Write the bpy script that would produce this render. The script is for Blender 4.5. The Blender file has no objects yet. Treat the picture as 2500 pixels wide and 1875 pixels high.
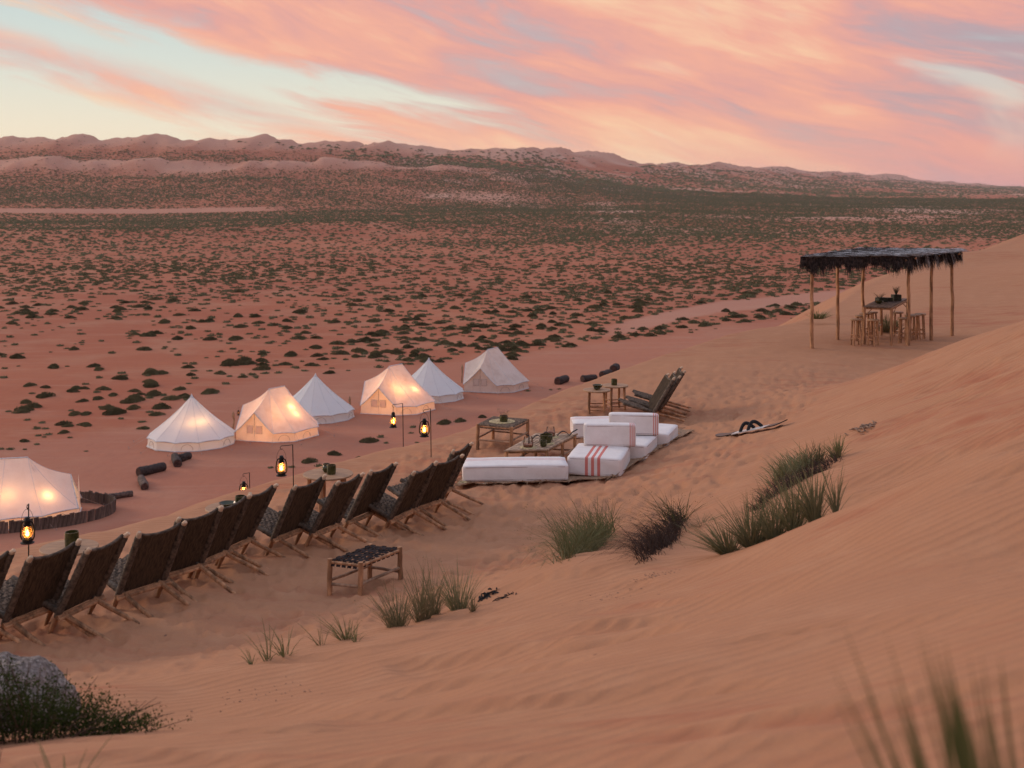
import bpy, math, random
import numpy as np
from mathutils import Vector, Matrix
random.seed(7); rng = np.random.default_rng(7)
R = math.radians
scene = bpy.context.scene
col = scene.collection
# ---------------------------------------------------------------- camera
F = 3000.0                    # focal length in pixels of a 2500 px wide frame
CX, HY, CZ = 1250.0, 455.0, 15.5
cd = bpy.data.cameras.new('camera'); cam = bpy.data.objects.new('camera', cd); col.objects.link(cam)
cam.location = (0, 0, CZ); cam.rotation_euler = (R(90), 0, 0)
cd.sensor_width = 36; cd.lens = 36 * F / 2500; cd.shift_y = -(937.5 - HY) / 2500
cd.clip_start = 0.05; cd.clip_end = 40000
cd.dof.use_dof = True; cd.dof.focus_distance = 19.5; cd.dof.aperture_fstop = 2.6
scene.camera = cam
vs = scene.view_settings
vs.view_transform = 'Standard'; vs.look = 'None'; vs.exposure = 0.0; vs.gamma = 1.0; vs.use_curve_mapping = False
# ---------------------------------------------------------------- sky
SUN_AZ, SUN_EL = R(-62), R(17)           # azimuth from +Y (the view) towards +X, elevation
class NB:
    def __init__(s, nt): s.nt = nt; s.L = nt.links
    def n(s, t, **kw):
        n = s.nt.nodes.new(t)
        for k, v in kw.items(): setattr(n, k, v)
        return n
    def sock(s, i, v):
        if v is None: return
        if hasattr(v, 'is_output'): s.L.new(v, i)
        else:
            try: i.default_value = v
            except Exception: i.default_value = (*v, 1.0)
    def m(s, op, a, b=None, c=None, clamp=False):
        n = s.n('ShaderNodeMath', operation=op, use_clamp=clamp)
        s.sock(n.inputs[0], a); s.sock(n.inputs[1], b); s.sock(n.inputs[2], c); return n.outputs[0]
    def ss(s, v, lo, hi, a=0.0, b=1.0):
        n = s.n('ShaderNodeMapRange', interpolation_type='SMOOTHSTEP')
        s.sock(n.inputs[0], v); s.sock(n.inputs[1], lo); s.sock(n.inputs[2], hi); s.sock(n.inputs[3], a); s.sock(n.inputs[4], b)
        return n.outputs[0]
    def mix(s, f, a, b, bt='MIX'):
        n = s.n('ShaderNodeMix', data_type='RGBA', blend_type=bt)
        s.sock(n.inputs[0], f); s.sock(n.inputs[6], a if hasattr(a, 'is_output') else (*a[:3], 1)); s.sock(n.inputs[7], b if hasattr(b, 'is_output') else (*b[:3], 1))
        return n.outputs[2]
    def vec(s, x, y, z):
        n = s.n('ShaderNodeCombineXYZ'); s.sock(n.inputs[0], x); s.sock(n.inputs[1], y); s.sock(n.inputs[2], z); return n.outputs[0]
    def xyz(s, v):
        n = s.n('ShaderNodeSeparateXYZ'); s.L.new(v, n.inputs[0]); return n.outputs
    def noise(s, v, scale=1.0, detail=4, rough=0.5, dist=0.0, dim='3D', out=0):
        n = s.n('ShaderNodeTexNoise', noise_dimensions=dim)
        s.L.new(v, n.inputs['Vector']); n.inputs['Scale'].default_value = scale
        n.inputs['Detail'].default_value = detail; n.inputs['Roughness'].default_value = rough; n.inputs['Distortion'].default_value = dist
        return n.outputs[out]
    def ramp(s, f, stops, interp='LINEAR'):
        n = s.n('ShaderNodeValToRGB'); s.L.new(f, n.inputs[0]); e = n.color_ramp.elements
        n.color_ramp.interpolation = interp
        while len(e) < len(stops): e.new(0.5)
        for k, (p, c) in zip(e, stops): k.position = p; k.color = (*c, 1)
        return n.outputs[0]
def lin(c):
    return tuple((v / 12.92 if v <= 0.04045 else ((v + 0.055) / 1.055) ** 2.4) for v in [x / 255 for x in c])
world = bpy.data.worlds.new('World'); scene.world = world; world.use_nodes = True
wt = world.node_tree; wt.nodes.clear(); w = NB(wt)
tc = w.n('ShaderNodeTexCoord').outputs['Generated']
dx, dy, dz = w.xyz(tc)
th = R(15)
s_ = w.m('SUBTRACT', w.m('MULTIPLY', dx, math.cos(th)), w.m('MULTIPLY', dz, math.sin(th)))
t_ = w.m('ADD', w.m('MULTIPLY', dx, math.sin(th)), w.m('MULTIPLY', dz, math.cos(th)))
warp = w.noise(w.vec(w.m('MULTIPLY', s_, 2.5), w.m('MULTIPLY', dy, 1.2), w.m('MULTIPLY', t_, 7.0)), 1.0, 3, 0.5)
tw = w.m('ADD', t_, w.m('MULTIPLY', w.m('SUBTRACT', warp, 0.5), 0.09))
sw = w.m('ADD', s_, w.m('MULTIPLY', w.m('SUBTRACT', warp, 0.5), 0.12))
def cl(a, b, c, detail, off=0.0, rough=0.55, dist=0.0):
    return w.noise(w.vec(w.m('ADD', w.m('MULTIPLY', sw, a), off), w.m('MULTIPLY', dy, b), w.m('MULTIPLY', tw, c)), 1.0, detail, rough, dist)
n_big = cl(2.3, 1.0, 13.0, 4, 3.1)
n_mid = cl(4.0, 2.0, 26.0, 6, 7.7, 0.6, 0.3)
n_fine = cl(11.0, 4.0, 60.0, 5, 1.3, 0.6, 0.5)
n_hole = w.noise(w.vec(w.m('ADD', w.m('MULTIPLY', sw, 3.2), 5.5), w.m('MULTIPLY', dy, 1.6), w.m('MULTIPLY', tw, 13.0)), 1.0, 4, 0.55, 0.5)
elev = dz
clear = w.ramp(w.m('MULTIPLY', elev, 1.0), [(0.0, lin((243, 222, 190))), (0.045, lin((236, 226, 204))), (0.10, lin((212, 219, 211))), (0.17, lin((186, 206, 210))), (0.45, lin((120, 150, 180))), (1.0, lin((84, 112, 158)))])
pinkhor = w.mix(w.ss(dx, 0.0, 0.42), lin((247, 214, 180)), lin((226, 158, 152)))
clear = w.mix(w.m('MULTIPLY', w.ss(elev, 0.07, 0.0), w.ss(dx, -0.15, 0.1)), clear, pinkhor)
# cloud cover: a clear wedge on the left below the long streak, cloud everywhere else
tj = w.m('ADD', t_, w.m('MULTIPLY', w.m('SUBTRACT', n_mid, 0.5), 0.035))
up = w.ss(tj, 0.020, 0.066)
right = w.ss(w.m('ADD', w.m('ADD', s_, w.m('MULTIPLY', t_, -1.2)), w.m('MULTIPLY', w.m('SUBTRACT', n_mid, 0.5), 0.35)), -0.36, -0.06)
band = w.m('MULTIPLY', w.ss(w.m('ABSOLUTE', w.m('SUBTRACT', w.m('ADD', t_, w.m('MULTIPLY', w.m('SUBTRACT', n_mid, 0.5), 0.03)), 0.001)), 0.040, 0.0), 0.72)
base = w.m('MAXIMUM', w.m('MAXIMUM', up, right), band)
cov = w.m('ADD', base, w.m('ADD', w.m('MULTIPLY', w.m('SUBTRACT', n_mid, 0.5), 1.5), w.m('MULTIPLY', w.m('SUBTRACT', n_big, 0.5), 1.3)))
cov = w.ss(cov, 0.28, 0.95)
cov = w.m('MULTIPLY', cov, w.ss(base, 0.02, 0.5))
hole = w.m('MULTIPLY', w.ss(n_hole, 0.56, 0.70), 0.62)
cov = w.m('MULTIPLY', cov, w.m('SUBTRACT', 1.0, hole))
tone = w.m('ADD', w.m('MULTIPLY', n_big, 0.85), w.m('ADD', w.m('MULTIPLY', n_mid, 0.80), w.m('MULTIPLY', n_fine, 0.20)))
tone = w.m('SUBTRACT', tone, 0.48)
tone = w.m('ADD', w.m('MULTIPLY', w.m('SUBTRACT', tone, 0.5), 1.8), 0.60)
tone = w.m('SUBTRACT', tone, w.m('MULTIPLY', w.ss(dx, 0.05, 0.45), 0.20))
cc = w.ramp(tone, [(0.0, lin((166, 148, 162))), (0.25, lin((190, 156, 163))), (0.42, lin((226, 158, 150))), (0.58, lin((242, 168, 146))), (0.78, lin((249, 196, 160))), (0.95, lin((250, 222, 192)))])
lowc = w.mix(w.m('MULTIPLY', w.ss(elev, 0.075, 0.0), 0.55), cc, pinkhor)
skyc = w.mix(w.m('MULTIPLY', cov, 0.93), clear, lowc)
nish = w.n('ShaderNodeTexSky', sky_type='NISHITA'); nish.sun_disc = False; nish.sun_elevation = R(3); nish.sun_rotation = SUN_AZ
nb = w.mix(1.0, skyc, w.mix(1.0, nish.outputs[0], (0.012, 0.012, 0.012), 'MULTIPLY'), 'ADD')
# clouds overhead are paler and bluer than the glowing band near the horizon, as at dusk
over = w.ss(elev, 0.17, 0.62)
nb = w.mix(w.m('MULTIPLY', over, 0.86), nb, (0.60, 0.72, 0.93))
bg = w.n('ShaderNodeBackground'); w.L.new(nb, bg.inputs[0]); bg.inputs[1].default_value = 1.0
wo = w.n('ShaderNodeOutputWorld'); w.L.new(bg.outputs[0], wo.inputs[0])
sd = bpy.data.lights.new('sun', 'SUN'); sun = bpy.data.objects.new('sun', sd); col.objects.link(sun)
sd.energy = 1.6; sd.angle = R(17); sd.color = (1.0, 0.76, 0.56)
sv = Vector((math.sin(SUN_AZ) * math.cos(SUN_EL), math.cos(SUN_AZ) * math.cos(SUN_EL), math.sin(SUN_EL)))
sun.rotation_euler = (-sv).to_track_quat('-Z', 'Y').to_euler()
scene.cycles.max_bounces = 6; scene.cycles.diffuse_bounces = 3; scene.cycles.transparent_max_bounces = 16
scene.cycles.volume_bounces = 1

# ---------------------------------------------------------------- helpers: numbers
def hash2(ix, iy, seed=0):
    h = (ix.astype(np.int64) * 374761393 + iy.astype(np.int64) * 668265263 + seed * 1274126177) & 0xffffffff
    h = ((h ^ (h >> 13)) * 1274126177) & 0xffffffff
    h = (h ^ (h >> 16)) & 0xffffffff
    return h / 4294967295.0
def vnoise(x, y, seed=0):
    ix, iy = np.floor(x), np.floor(y); fx, fy = x - ix, y - iy
    fx = fx * fx * fx * (fx * (fx * 6 - 15) + 10); fy = fy * fy * fy * (fy * (fy * 6 - 15) + 10)
    a = hash2(ix, iy, seed); b = hash2(ix + 1, iy, seed); c = hash2(ix, iy + 1, seed); d = hash2(ix + 1, iy + 1, seed)
    return (a + (b - a) * fx) * (1 - fy) + (c + (d - c) * fx) * fy
def fbm(x, y, o=4, seed=0, g=0.5):
    s = 0; a = 1; t = 0
    for i in range(o):
        s = s + a * vnoise(x * 2 ** i + 17.3 * i, y * 2 ** i - 9.1 * i, seed + i); t += a; a *= g
    return s / t
def sstep(v, a, b):
    t = np.clip((v - a) / (b - a), 0, 1); return t * t * (3 - 2 * t)
# ---------------------------------------------------------------- terrain shape
def PY(px, py, Y): return ((px - CX) * Y / F, Y, CZ - (py - HY) * Y / F)
def PH(px, py, h): return PY(px, py, F * h / (py - HY))
crest_px = [(0,1370,4.5),(230,1320,4.5),(450,1253,4.55),(613,1197,4.55),(747,1163,4.55),(884,1116,4.6),(956,1094,4.6),(1065,1076,4.6),
    (1100,1069,4.6),(1224,1012,4.6),(1490,912,4.6),(1615,870,4.6),(1815,808,4.6),(1979,779,4.5),(2013,763,4.4)]
crest = [(-30,8.0,11.2),(-14,12,11.2),(-9,13.7,11.1)] + [PH(*c) for c in crest_px] + [PY(2097,712,50),PY(2210,662,56.5),PY(2340,619,62),PY(2414,611,64.5),PY(2500,581,72),PY(2700,530,85),(70,120,14.5)]
ctrl = list(crest)
for p in [(0,1570,4.05),(130,1560,4.08),(300,1500,4.12),(500,1430,4.2),(700,1370,4.25),(900,1300,4.3),(1130,1240,4.38),(400,1600,3.95),
    (850,1453,4.2),(650,1530,4.05),(1000,1400,4.2),(1250,1180,4.4),(1500,1164,4.4),(1690,1062,4.3),(1450,1003,4.4),(1640,1030,4.4),
    (1983,851,4.41),(2219,845,4.41),(2325,820,4.41),(2045,829,4.41),(1300,1300,4.25),(1150,1400,4.13),(1500,1250,4.15),(1250,1060,4.42),
    (2000,900,4.38),(1800,950,4.4),(2100,940,4.25),(1700,920,4.45),(300,1380,4.35),(700,1260,4.4),(1000,1140,4.5)]:
    ctrl.append(PH(*p))
for p in [(1700,1150,17.3),(1830,1055,19.6),(2000,1000,20.5),(2198,897,23),(2334,840,21.7),(2500,783,20.3),(2700,730,18.5),
    (2400,1000,14),(2200,1050,15.3),(2000,1100,16),(2500,900,16),(1850,1230,13),(1700,1250,14),
    (1715,1390,10),(1951,1293,9.8),(2200,1191,9.5),(2500,1080,9),(1250,1875,4.5),(2500,1875,3.2),(0,1875,5.2),(1250,1650,6.5),
    (2000,1650,5),(2500,1500,5),(1700,1459,8.6),(1953,1412,7.9),(2242,1365,7.3),(2500,1347,6.9),(1400,1500,8.8),(1400,1365,11),
    (1600,1365,10.8),(1170,1490,10.3),(930,1535,10),(650,1620,9.2),(300,1750,7.5),(100,1790,6.8),(600,1750,7.2),(900,1700,7.2),
    (2105,760,43),(2250,740,44),(2400,720,45),(2500,700,46),(2250,690,50),(2450,640,58)]:
    ctrl.append(PY(*p))
for x, y, h in [(0,0,1.6),(3,0,1.2),(-3,0,2.2),(-4,3,2.7),(6,3,.9),(9,12,1.2),(14,18,1.0),(-8,10,4.2),(-10,6,3.9),(10,26.5,4.3),(12.5,28,4.3),(14.5,32,4.1),
    (2.7,11.5,3.35),(20,40,3.6),(26,50,2.6),(40,80,1.5),(22,30,2.0)]:
    ctrl.append((x, y, CZ - h))
ctrl = np.array(ctrl); cxy = ctrl[:, :2]; cz = ctrl[:, 2]
def tphi(r2): return 0.5 * r2 * np.log(r2 + 1e-9)
n_ = len(ctrl)
K = tphi(((cxy[:, None] - cxy[None]) ** 2).sum(2)) + np.eye(n_) * 0.02
Pm = np.c_[np.ones(n_), cxy]
sol = np.linalg.solve(np.block([[K, Pm], [Pm.T, np.zeros((3, 3))]]), np.r_[cz, 0, 0, 0])
def tps(x, y):
    out = sol[n_] + sol[n_ + 1] * x + sol[n_ + 2] * y
    for i in range(n_): out = out + sol[i] * tphi((x - cxy[i, 0]) ** 2 + (y - cxy[i, 1]) ** 2)
    return out
# Crest line refined to short segments with a slight wander
cr = np.array(crest)[:, :2]
def refine(P, step=0.8):
    out = [P[0]]
    for a, b in zip(P[:-1], P[1:]):
        k = max(1, int(np.hypot(*(b - a)) / step))
        for j in range(1, k + 1): out.append(a + (b - a) * j / k)
    return np.array(out)
cr = refine(cr)
for _ in range(4): cr[1:-1] = cr[1:-1] * 0.5 + (cr[:-2] + cr[2:]) * 0.25
cr_z = tps(cr[:, 0], cr[:, 1])
def crest_dist(x, y):
    best = np.full(x.shape, 1e18); sg = np.zeros(x.shape); zc = np.zeros(x.shape)
    for i in range(len(cr) - 1):
        a, b = cr[i], cr[i + 1]; d = b - a; L2 = d @ d
        t = np.clip(((x - a[0]) * d[0] + (y - a[1]) * d[1]) / L2, 0, 1)
        ex, ey = x - (a[0] + t * d[0]), y - (a[1] + t * d[1]); r = ex * ex + ey * ey
        mk = r < best; best = np.where(mk, r, best)
        sg = np.where(mk, d[0] * ey - d[1] * ex, sg); zc = np.where(mk, cr_z[i] * (1 - t) + cr_z[i + 1] * t, zc)
    return np.sqrt(best) * np.sign(sg), zc
def near_base(x, y):
    x = np.asarray(x, float); y = np.asarray(y, float)
    d, zc = crest_dist(x, y)
    zt = tps(x, y)
    sharp = 0.10 + 0.5 * sstep(-x, 1.0, 4.0) * sstep(y, 40, 20) + 1.5 * sstep(y, 44, 60)
    dd = np.maximum(d, 0)
    drop = 0.64 * (np.sqrt(dd * dd + sharp * sharp) - sharp)
    z = np.where(d > 0, zc - drop, zt)
    # blend so that the terrace meets the crest exactly
    k = np.exp(-np.maximum(-d, 0) / 0.5)
    z = np.where(d <= 0, zt * (1 - k) + zc * k, z)
    return z, d
def foot_mask(x, y, d):
    h = CZ - tps(x, y)
    m = sstep(h, 3.55, 3.95) * sstep(d, 0.1, -1.2) * sstep(y, 34, 24) * sstep(x - 0.33 * (y - 20), 6.5, 4.0)
    m2 = sstep(x - (0.35 * y - 1.4), 0.6, -1.0)
    return np.clip(m, 0, 1), m2
def near_detail(x, y, d):
    m, m2 = foot_mask(x, y, d)
    z = 0.05 * (fbm(x * 0.55, y * 0.55, 3, 5) - 0.5) + (0.022 + 0.03 * m) * (fbm(x * 2.3, y * 2.3, 3, 9) - 0.5)
    # footprints: scattered oval dents with soft rims
    for lay, (cell, amp, rad) in enumerate([(0.33, 0.040, 0.105), (0.48, 0.052, 0.15), (0.24, 0.024, 0.075)]):
        qx, qy = x / cell + lay * 7.7, y / cell + lay * 3.3
        ix, iy = np.floor(qx), np.floor(qy)
        for ox in (-1, 0, 1):
            for oy in (-1, 0, 1):
                jx, jy = ix + ox, iy + oy
                px = (jx + 0.5 + 0.8 * (hash2(jx, jy, 31 + lay) - 0.5) - qx) * cell
                py = (jy + 0.5 + 0.8 * (hash2(jx, jy, 57 + lay) - 0.5) - qy) * cell
                a = hash2(jx, jy, 91 + lay) * 6.28; st = 0.75 + 0.5 * hash2(jx, jy, 113 + lay)
                ca, sa = np.cos(a), np.sin(a)
                r = np.sqrt(((px * ca + py * sa) * 1.0) ** 2 + ((-px * sa + py * ca) * 1.7) ** 2) / (rad * st)
                on = (hash2(jx, jy, 7 + lay) < 0.75)
                z = z + m * on * amp * (-np.exp(-r * r) + 0.45 * np.exp(-((r - 1.45) / 0.45) ** 2))
    # wind-cut scarps on the smooth dune
    lx = x * 0.35 + y * 0.94
    band = fbm(x * 0.35 - y * 0.05, lx * 1.15 + 3, 3, 21)
    z = z + (1 - m) * sstep(d, 2, -1) * (0.045 * (sstep(band, 0.38, 0.62) - 0.5) - 0.05 * sstep(fbm(x * 0.45 + 9, lx * 1.9, 3, 23), 0.58, 0.70)) * sstep(y, 60, 5)
    # two soft lips across the foreground slope
    for (ax, ay, bx, by, amp, wd) in [(-0.6, 8.6, 3.4, 6.9, 0.055, 0.10), (0.6, 8.2, 3.2, 7.3, 0.035, 0.08), (-3.5, 8.3, 0.2, 7.9, 0.03, 0.12)]:
        L = math.hypot(bx - ax, by - ay); ux, uy = (bx - ax) / L, (by - ay) / L
        s = (x - ax) * ux + (y - ay) * uy; p = -(x - ax) * uy + (y - ay) * ux + 0.25 * (fbm(x * 0.9, y * 0.9, 3, 77) - 0.5) * 2
        env = sstep(s, -0.5, 0.6) * sstep(s, L + 1.5, L)
        z = z + env * amp * (1 / (1 + np.exp(-p / wd)) - 0.5) * (0.4 + fbm(x * 1.3, y * 1.3, 2, 44)) * np.exp(-(p / 1.2) ** 2)
    return z
# --- desert plain and the far dunes
sky_px = [(-2200,330),(-900,338),(-500,330),(-300,322),(-120,334),(0,337),(34,328),(68,337),(102,333),(136,338),(202,321.5),(249,338),(333,334),(390,321),(446,342),(480,342),(514,331),(551,341),(647,326),(684,341),(706,338),(732,351),(791,343),(873,344),(893,351),(949,339.5),(1000,354),(1051,355),(1107,364),(1232,359),(1250,362),(1278,355),(1323,363),(1369,356.5),(1403,369),(1436,368),(1499,375),(1561,397),(1612,399),(1657,396),(1702,403),(1761,394),(1804,406),(1934,408.5),(2001,421),(2038,419),(2092,422.6),(2131,429),(2165,423),(2210,430),(2267,441),(2352,445),(2436,452),(2500,456),(2700,454),(3200,455)]
sky_a = np.array([(p[0] - CX) / F for p in sky_px]); sky_t = np.array([(HY - p[1]) / F for p in sky_px])
yr_a = np.array([-1.2, -.7, -.42, -.2, 0, .1, .2, .3, .417, .8]); yr_v = np.array([1250, 1250, 1350, 1450, 1750, 2250, 3100, 4600, 6500, 7500.])
def plain_z(x, y, want=False):
    x = np.asarray(x, float); y = np.maximum(np.asarray(y, float), 1.0)
    a = x / y
    Yr = np.interp(a, yr_a, yr_v)
    wob = 0.03 * (fbm(a * 40, a * 0 + 3.3, 3, 81) - 0.5)
    T = y / Yr + wob
    a_s = a + 0.30 * np.clip(1 - T, 0, .3) + 0.012 * (fbm(x / 70, y / 90, 2, 88) - .5) * sstep(T, 1.0, .95)
    tt = np.interp(a_s, sky_a, sky_t) + 0.0030 * (np.abs(2 * fbm(a_s * 75, a_s * 0 + 4.4, 2, 89) - 1) * -1 + .25) * np.exp(-np.abs(1 - T) / .05)
    zr = CZ + tt * Yr
    k = np.linspace(-0.035, 0.035, 9)
    zs = CZ + sum(np.interp(a + q, sky_a, sky_t) for q in k) / 9 * Yr
    zs = np.maximum(zs - 5, CZ * 0.5)
    k0 = np.interp(a, [0, .2, .42], [.42, .28, .18]); g = np.clip((T - k0) / (1 - k0), 0, 1) ** 1.75
    z = g * zs
    # star-dune peaks along the top, each with a broad body running down toward the plain
    body = np.exp(-np.where(T < 1, (1 - T) / 0.075, (T - 1) / 0.05))
    z = z + (zr - zs) * body
    z = np.where(T > 1, np.maximum(z - (T - 1) * 60, -3), z)
    sc = np.clip(Yr / 1400, 1, 3.5)
    rid = 1 - np.abs(2 * fbm(x / (95 * sc) + 5, y / (150 * sc), 3, 61) - 1)
    z = z + sstep(T, 0.60, 0.85) * sstep(T, 1.0, 0.93) * (rid - 0.72) * 8 * np.clip(zs / 55, 0.3, 1)
    # foothill dunes, pale and bare
    fh = np.exp(-((T - 0.80 + 0.05 * (fbm(x / 160, y / 900, 2, 33) - .5)) / 0.030) ** 2) * sstep(a, 0.06, -0.12)
    z = z + fh * (1.5 + 7.5 * sstep(fbm(x / 30, y / 120, 3, 35), .25, .75))
    # rolling ground
    z = z + sstep(y, 110, 420) * 5.5 * (fbm(x / 170 + 2, y / 230 + 8, 3, 12) - 0.45) * sstep(T, 1.0, 0.8)
    z = z + sstep(y, 85, 170) * 1.1 * (fbm(x / 42, y / 60, 3, 13) - 0.5) + 0.10 * (fbm(x / 6, y / 6, 3, 14) - 0.5) * sstep(y, 1500, 300)
    # low scrubby rise crossing from the left
    rise = np.exp(-(((y - (430 + 0.9 * (x + 90))) / 60) ** 2)) * sstep(x, -60, -180) * 0
    z = z + 4.0 * np.exp(-((y - 420 - 1.0 * (x + 60)) / 70) ** 2) * sstep(x, 30, -60) * sstep(x, -330, -150)
    z = z + 0.04 * (fbm(x * 1.1, y * 1.1, 2, 15) - 0.5) * sstep(y, 200, 90)
    if want: return z, T, body, fh, a
    return z
def ground_z(x, y):
    zn, d = near_base(x, y)
    zn = zn + near_detail(np.asarray(x, float), np.asarray(y, float), d)
    return np.maximum(zn, plain_z(x, y))
def near_only(x, y):
    zn, d = near_base(np.asarray(x, float), np.asarray(y, float)); return zn + near_detail(np.asarray(x, float), np.asarray(y, float), d)
def hit(px, py, near=None, far=None):
    """ground point seen at pixel (px, py) of the 2500 px photograph"""
    Y = np.exp(np.linspace(math.log(near or 2.0), math.log(far or 900), 1500))
    X = (px - CX) * Y / F; Zr = CZ - (py - HY) * Y / F
    G = ground_z(X, Y); b = Zr <= G
    i = int(np.argmax(b)) if b.any() else len(Y) - 1
    return Vector((X[i], Y[i], G[i]))
def gz(x, y): return float(ground_z(np.array([x]), np.array([y]))[0])
def plain_at(px, py, h=None):
    h = CZ if h is None else h
    Y = F * h / (py - HY); X = (px - CX) * Y / F
    return Vector((X, Y, 0))

# ---------------------------------------------------------------- materials
MATS = {}
def material(name, color, rough=0.8, var=0.15, nscale=8.0, bump=0.0, bscale=40.0, metallic=0.0, stretch=(1, 1, 1), color2=None, spec=0.3, obj_var=0.0):
    if name in MATS: return MATS[name]
    m = bpy.data.materials.new(name); m.use_nodes = True; nt = m.node_tree; nt.nodes.clear(); b = NB(nt)
    p = b.n('ShaderNodeBsdfPrincipled'); o = b.n('ShaderNodeOutputMaterial'); b.L.new(p.outputs[0], o.inputs[0])
    tco = b.n('ShaderNodeTexCoord').outputs['Object']
    mp = b.n('ShaderNodeMapping'); b.L.new(tco, mp.inputs[0]); mp.inputs['Scale'].default_value = stretch
    v = mp.outputs[0]
    f = b.noise(v, nscale, 5, 0.6)
    c2 = color2 or tuple(c * (1 - var * 2.2) for c in color)
    c1 = color if color2 else tuple(min(1, c * (1 + var)) for c in color)
    cc = b.mix(b.ss(f, 0.3, 0.7), c2, c1)
    if obj_var:
        oi = b.n('ShaderNodeObjectInfo').outputs['Random']
        hs = b.n('ShaderNodeHueSaturation'); b.L.new(cc, hs.inputs['Color']); b.L.new(b.m('ADD', b.m('MULTIPLY', oi, obj_var * 2), 1 - obj_var), hs.inputs['Value']); cc = hs.outputs[0]
    b.L.new(cc, p.inputs['Base Color']); p.inputs['Roughness'].default_value = rough; p.inputs['Metallic'].default_value = metallic
    p.inputs['Specular IOR Level'].default_value = spec
    if bump:
        bn = b.n('ShaderNodeBump'); bn.inputs['Strength'].default_value = bump; bn.inputs['Distance'].default_value = 0.01
        b.L.new(b.noise(v, bscale, 4, 0.6), bn.inputs['Height']); b.L.new(bn.outputs[0], p.inputs['Normal'])
    MATS[name] = m; return m
def sand_material():
    m = bpy.data.materials.new('dune_sand'); m.use_nodes = True; nt = m.node_tree; nt.nodes.clear(); b = NB(nt)
    p = b.n('ShaderNodeBsdfPrincipled'); o = b.n('ShaderNodeOutputMaterial'); b.L.new(p.outputs[0], o.inputs[0])
    pos = b.n('ShaderNodeNewGeometry').outputs['Position']; X, Y, Z = b.xyz(pos)
    foot = b.n('ShaderNodeAttribute', attribute_name='foot').outputs['Fac']
    red = b.n('ShaderNodeAttribute', attribute_name='red').outputs['Fac']
    big = b.noise(pos, 0.35, 4, 0.55); mid = b.noise(pos, 2.4, 5, 0.6)
    st = b.noise(b.vec(b.m('MULTIPLY', X, 0.5), b.m('MULTIPLY', b.m('ADD', Y, b.m('MULTIPLY', X, 0.45)), 2.6), Z), 1.0, 5, 0.6, 0.4)
    fine = b.noise(pos, 38, 3, 0.7)
    tan = (0.405, 0.190, 0.100); rd = (0.35, 0.122, 0.064)
    f = b.m('ADD', b.m('MULTIPLY', b.m('SUBTRACT', st, 0.5), 2.4), b.m('ADD', b.m('MULTIPLY', b.m('SUBTRACT', big, 0.5), 1.4), red))
    f = b.ss(f, 0.0, 1.0)
    c = b.mix(f, tan, rd)
    pale = b.m('MULTIPLY', b.ss(mid, 0.45, 0.75), 0.35)
    c = b.mix(pale, c, (0.49, 0.255, 0.142))
    c = b.mix(b.m('MULTIPLY', b.ss(fine, 0.35, 0.75), 0.25), c, (0.30, 0.15, 0.10))
    vo = b.n('ShaderNodeTexVoronoi'); b.L.new(pos, vo.inputs['Vector']); vo.inputs['Scale'].default_value = 2.3
    speck = b.m('MULTIPLY', b.ss(vo.outputs['Distance'], 0.045, 0.02), b.ss(b.noise(pos, 0.8, 2), 0.52, 0.62))
    c = b.mix(b.m('MULTIPLY', speck, 0.7), c, (0.12, 0.06, 0.045))
    b.L.new(c, p.inputs['Base Color']); p.inputs['Roughness'].default_value = 0.92; p.inputs['Specular IOR Level'].default_value = 0.12
    # wind ripples
    u = b.m('ADD', b.m('MULTIPLY', Y, 1.0), b.m('MULTIPLY', X, -0.22))
    wob = b.noise(b.vec(b.m('MULTIPLY', X, 0.8), b.m('MULTIPLY', Y, 0.8), 0.0), 1.0, 4, 0.6)
    ph = b.m('ADD', b.m('MULTIPLY', u, 6.283 / 0.115), b.m('MULTIPLY', wob, 16.0))
    wav = b.m('POWER', b.m('ADD', b.m('MULTIPLY', b.m('SINE', ph), 0.5), 0.5), 1.4)
    amp = b.m('MULTIPLY', b.m('SUBTRACT', 1.0, foot), b.ss(b.noise(pos, 0.5, 3), 0.26, 0.50))
    rip = b.m('MULTIPLY', wav, b.m('MULTIPLY', amp, 0.0070))
    hgt = b.m('ADD', rip, b.m('ADD', b.m('MULTIPLY', b.m('MULTIPLY', b.noise(pos, 9, 5, 0.6), b.m('ADD', 0.35, b.m('MULTIPLY', foot, 0.65))), 0.018), b.m('MULTIPLY', b.noise(pos, 70, 3, 0.6), 0.002)))
    bn = b.n('ShaderNodeBump'); bn.inputs['Strength'].default_value = 0.9; bn.inputs['Distance'].default_value = 1.0
    b.L.new(hgt, bn.inputs['Height']); b.L.new(bn.outputs[0], p.inputs['Normal'])
    return m
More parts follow.
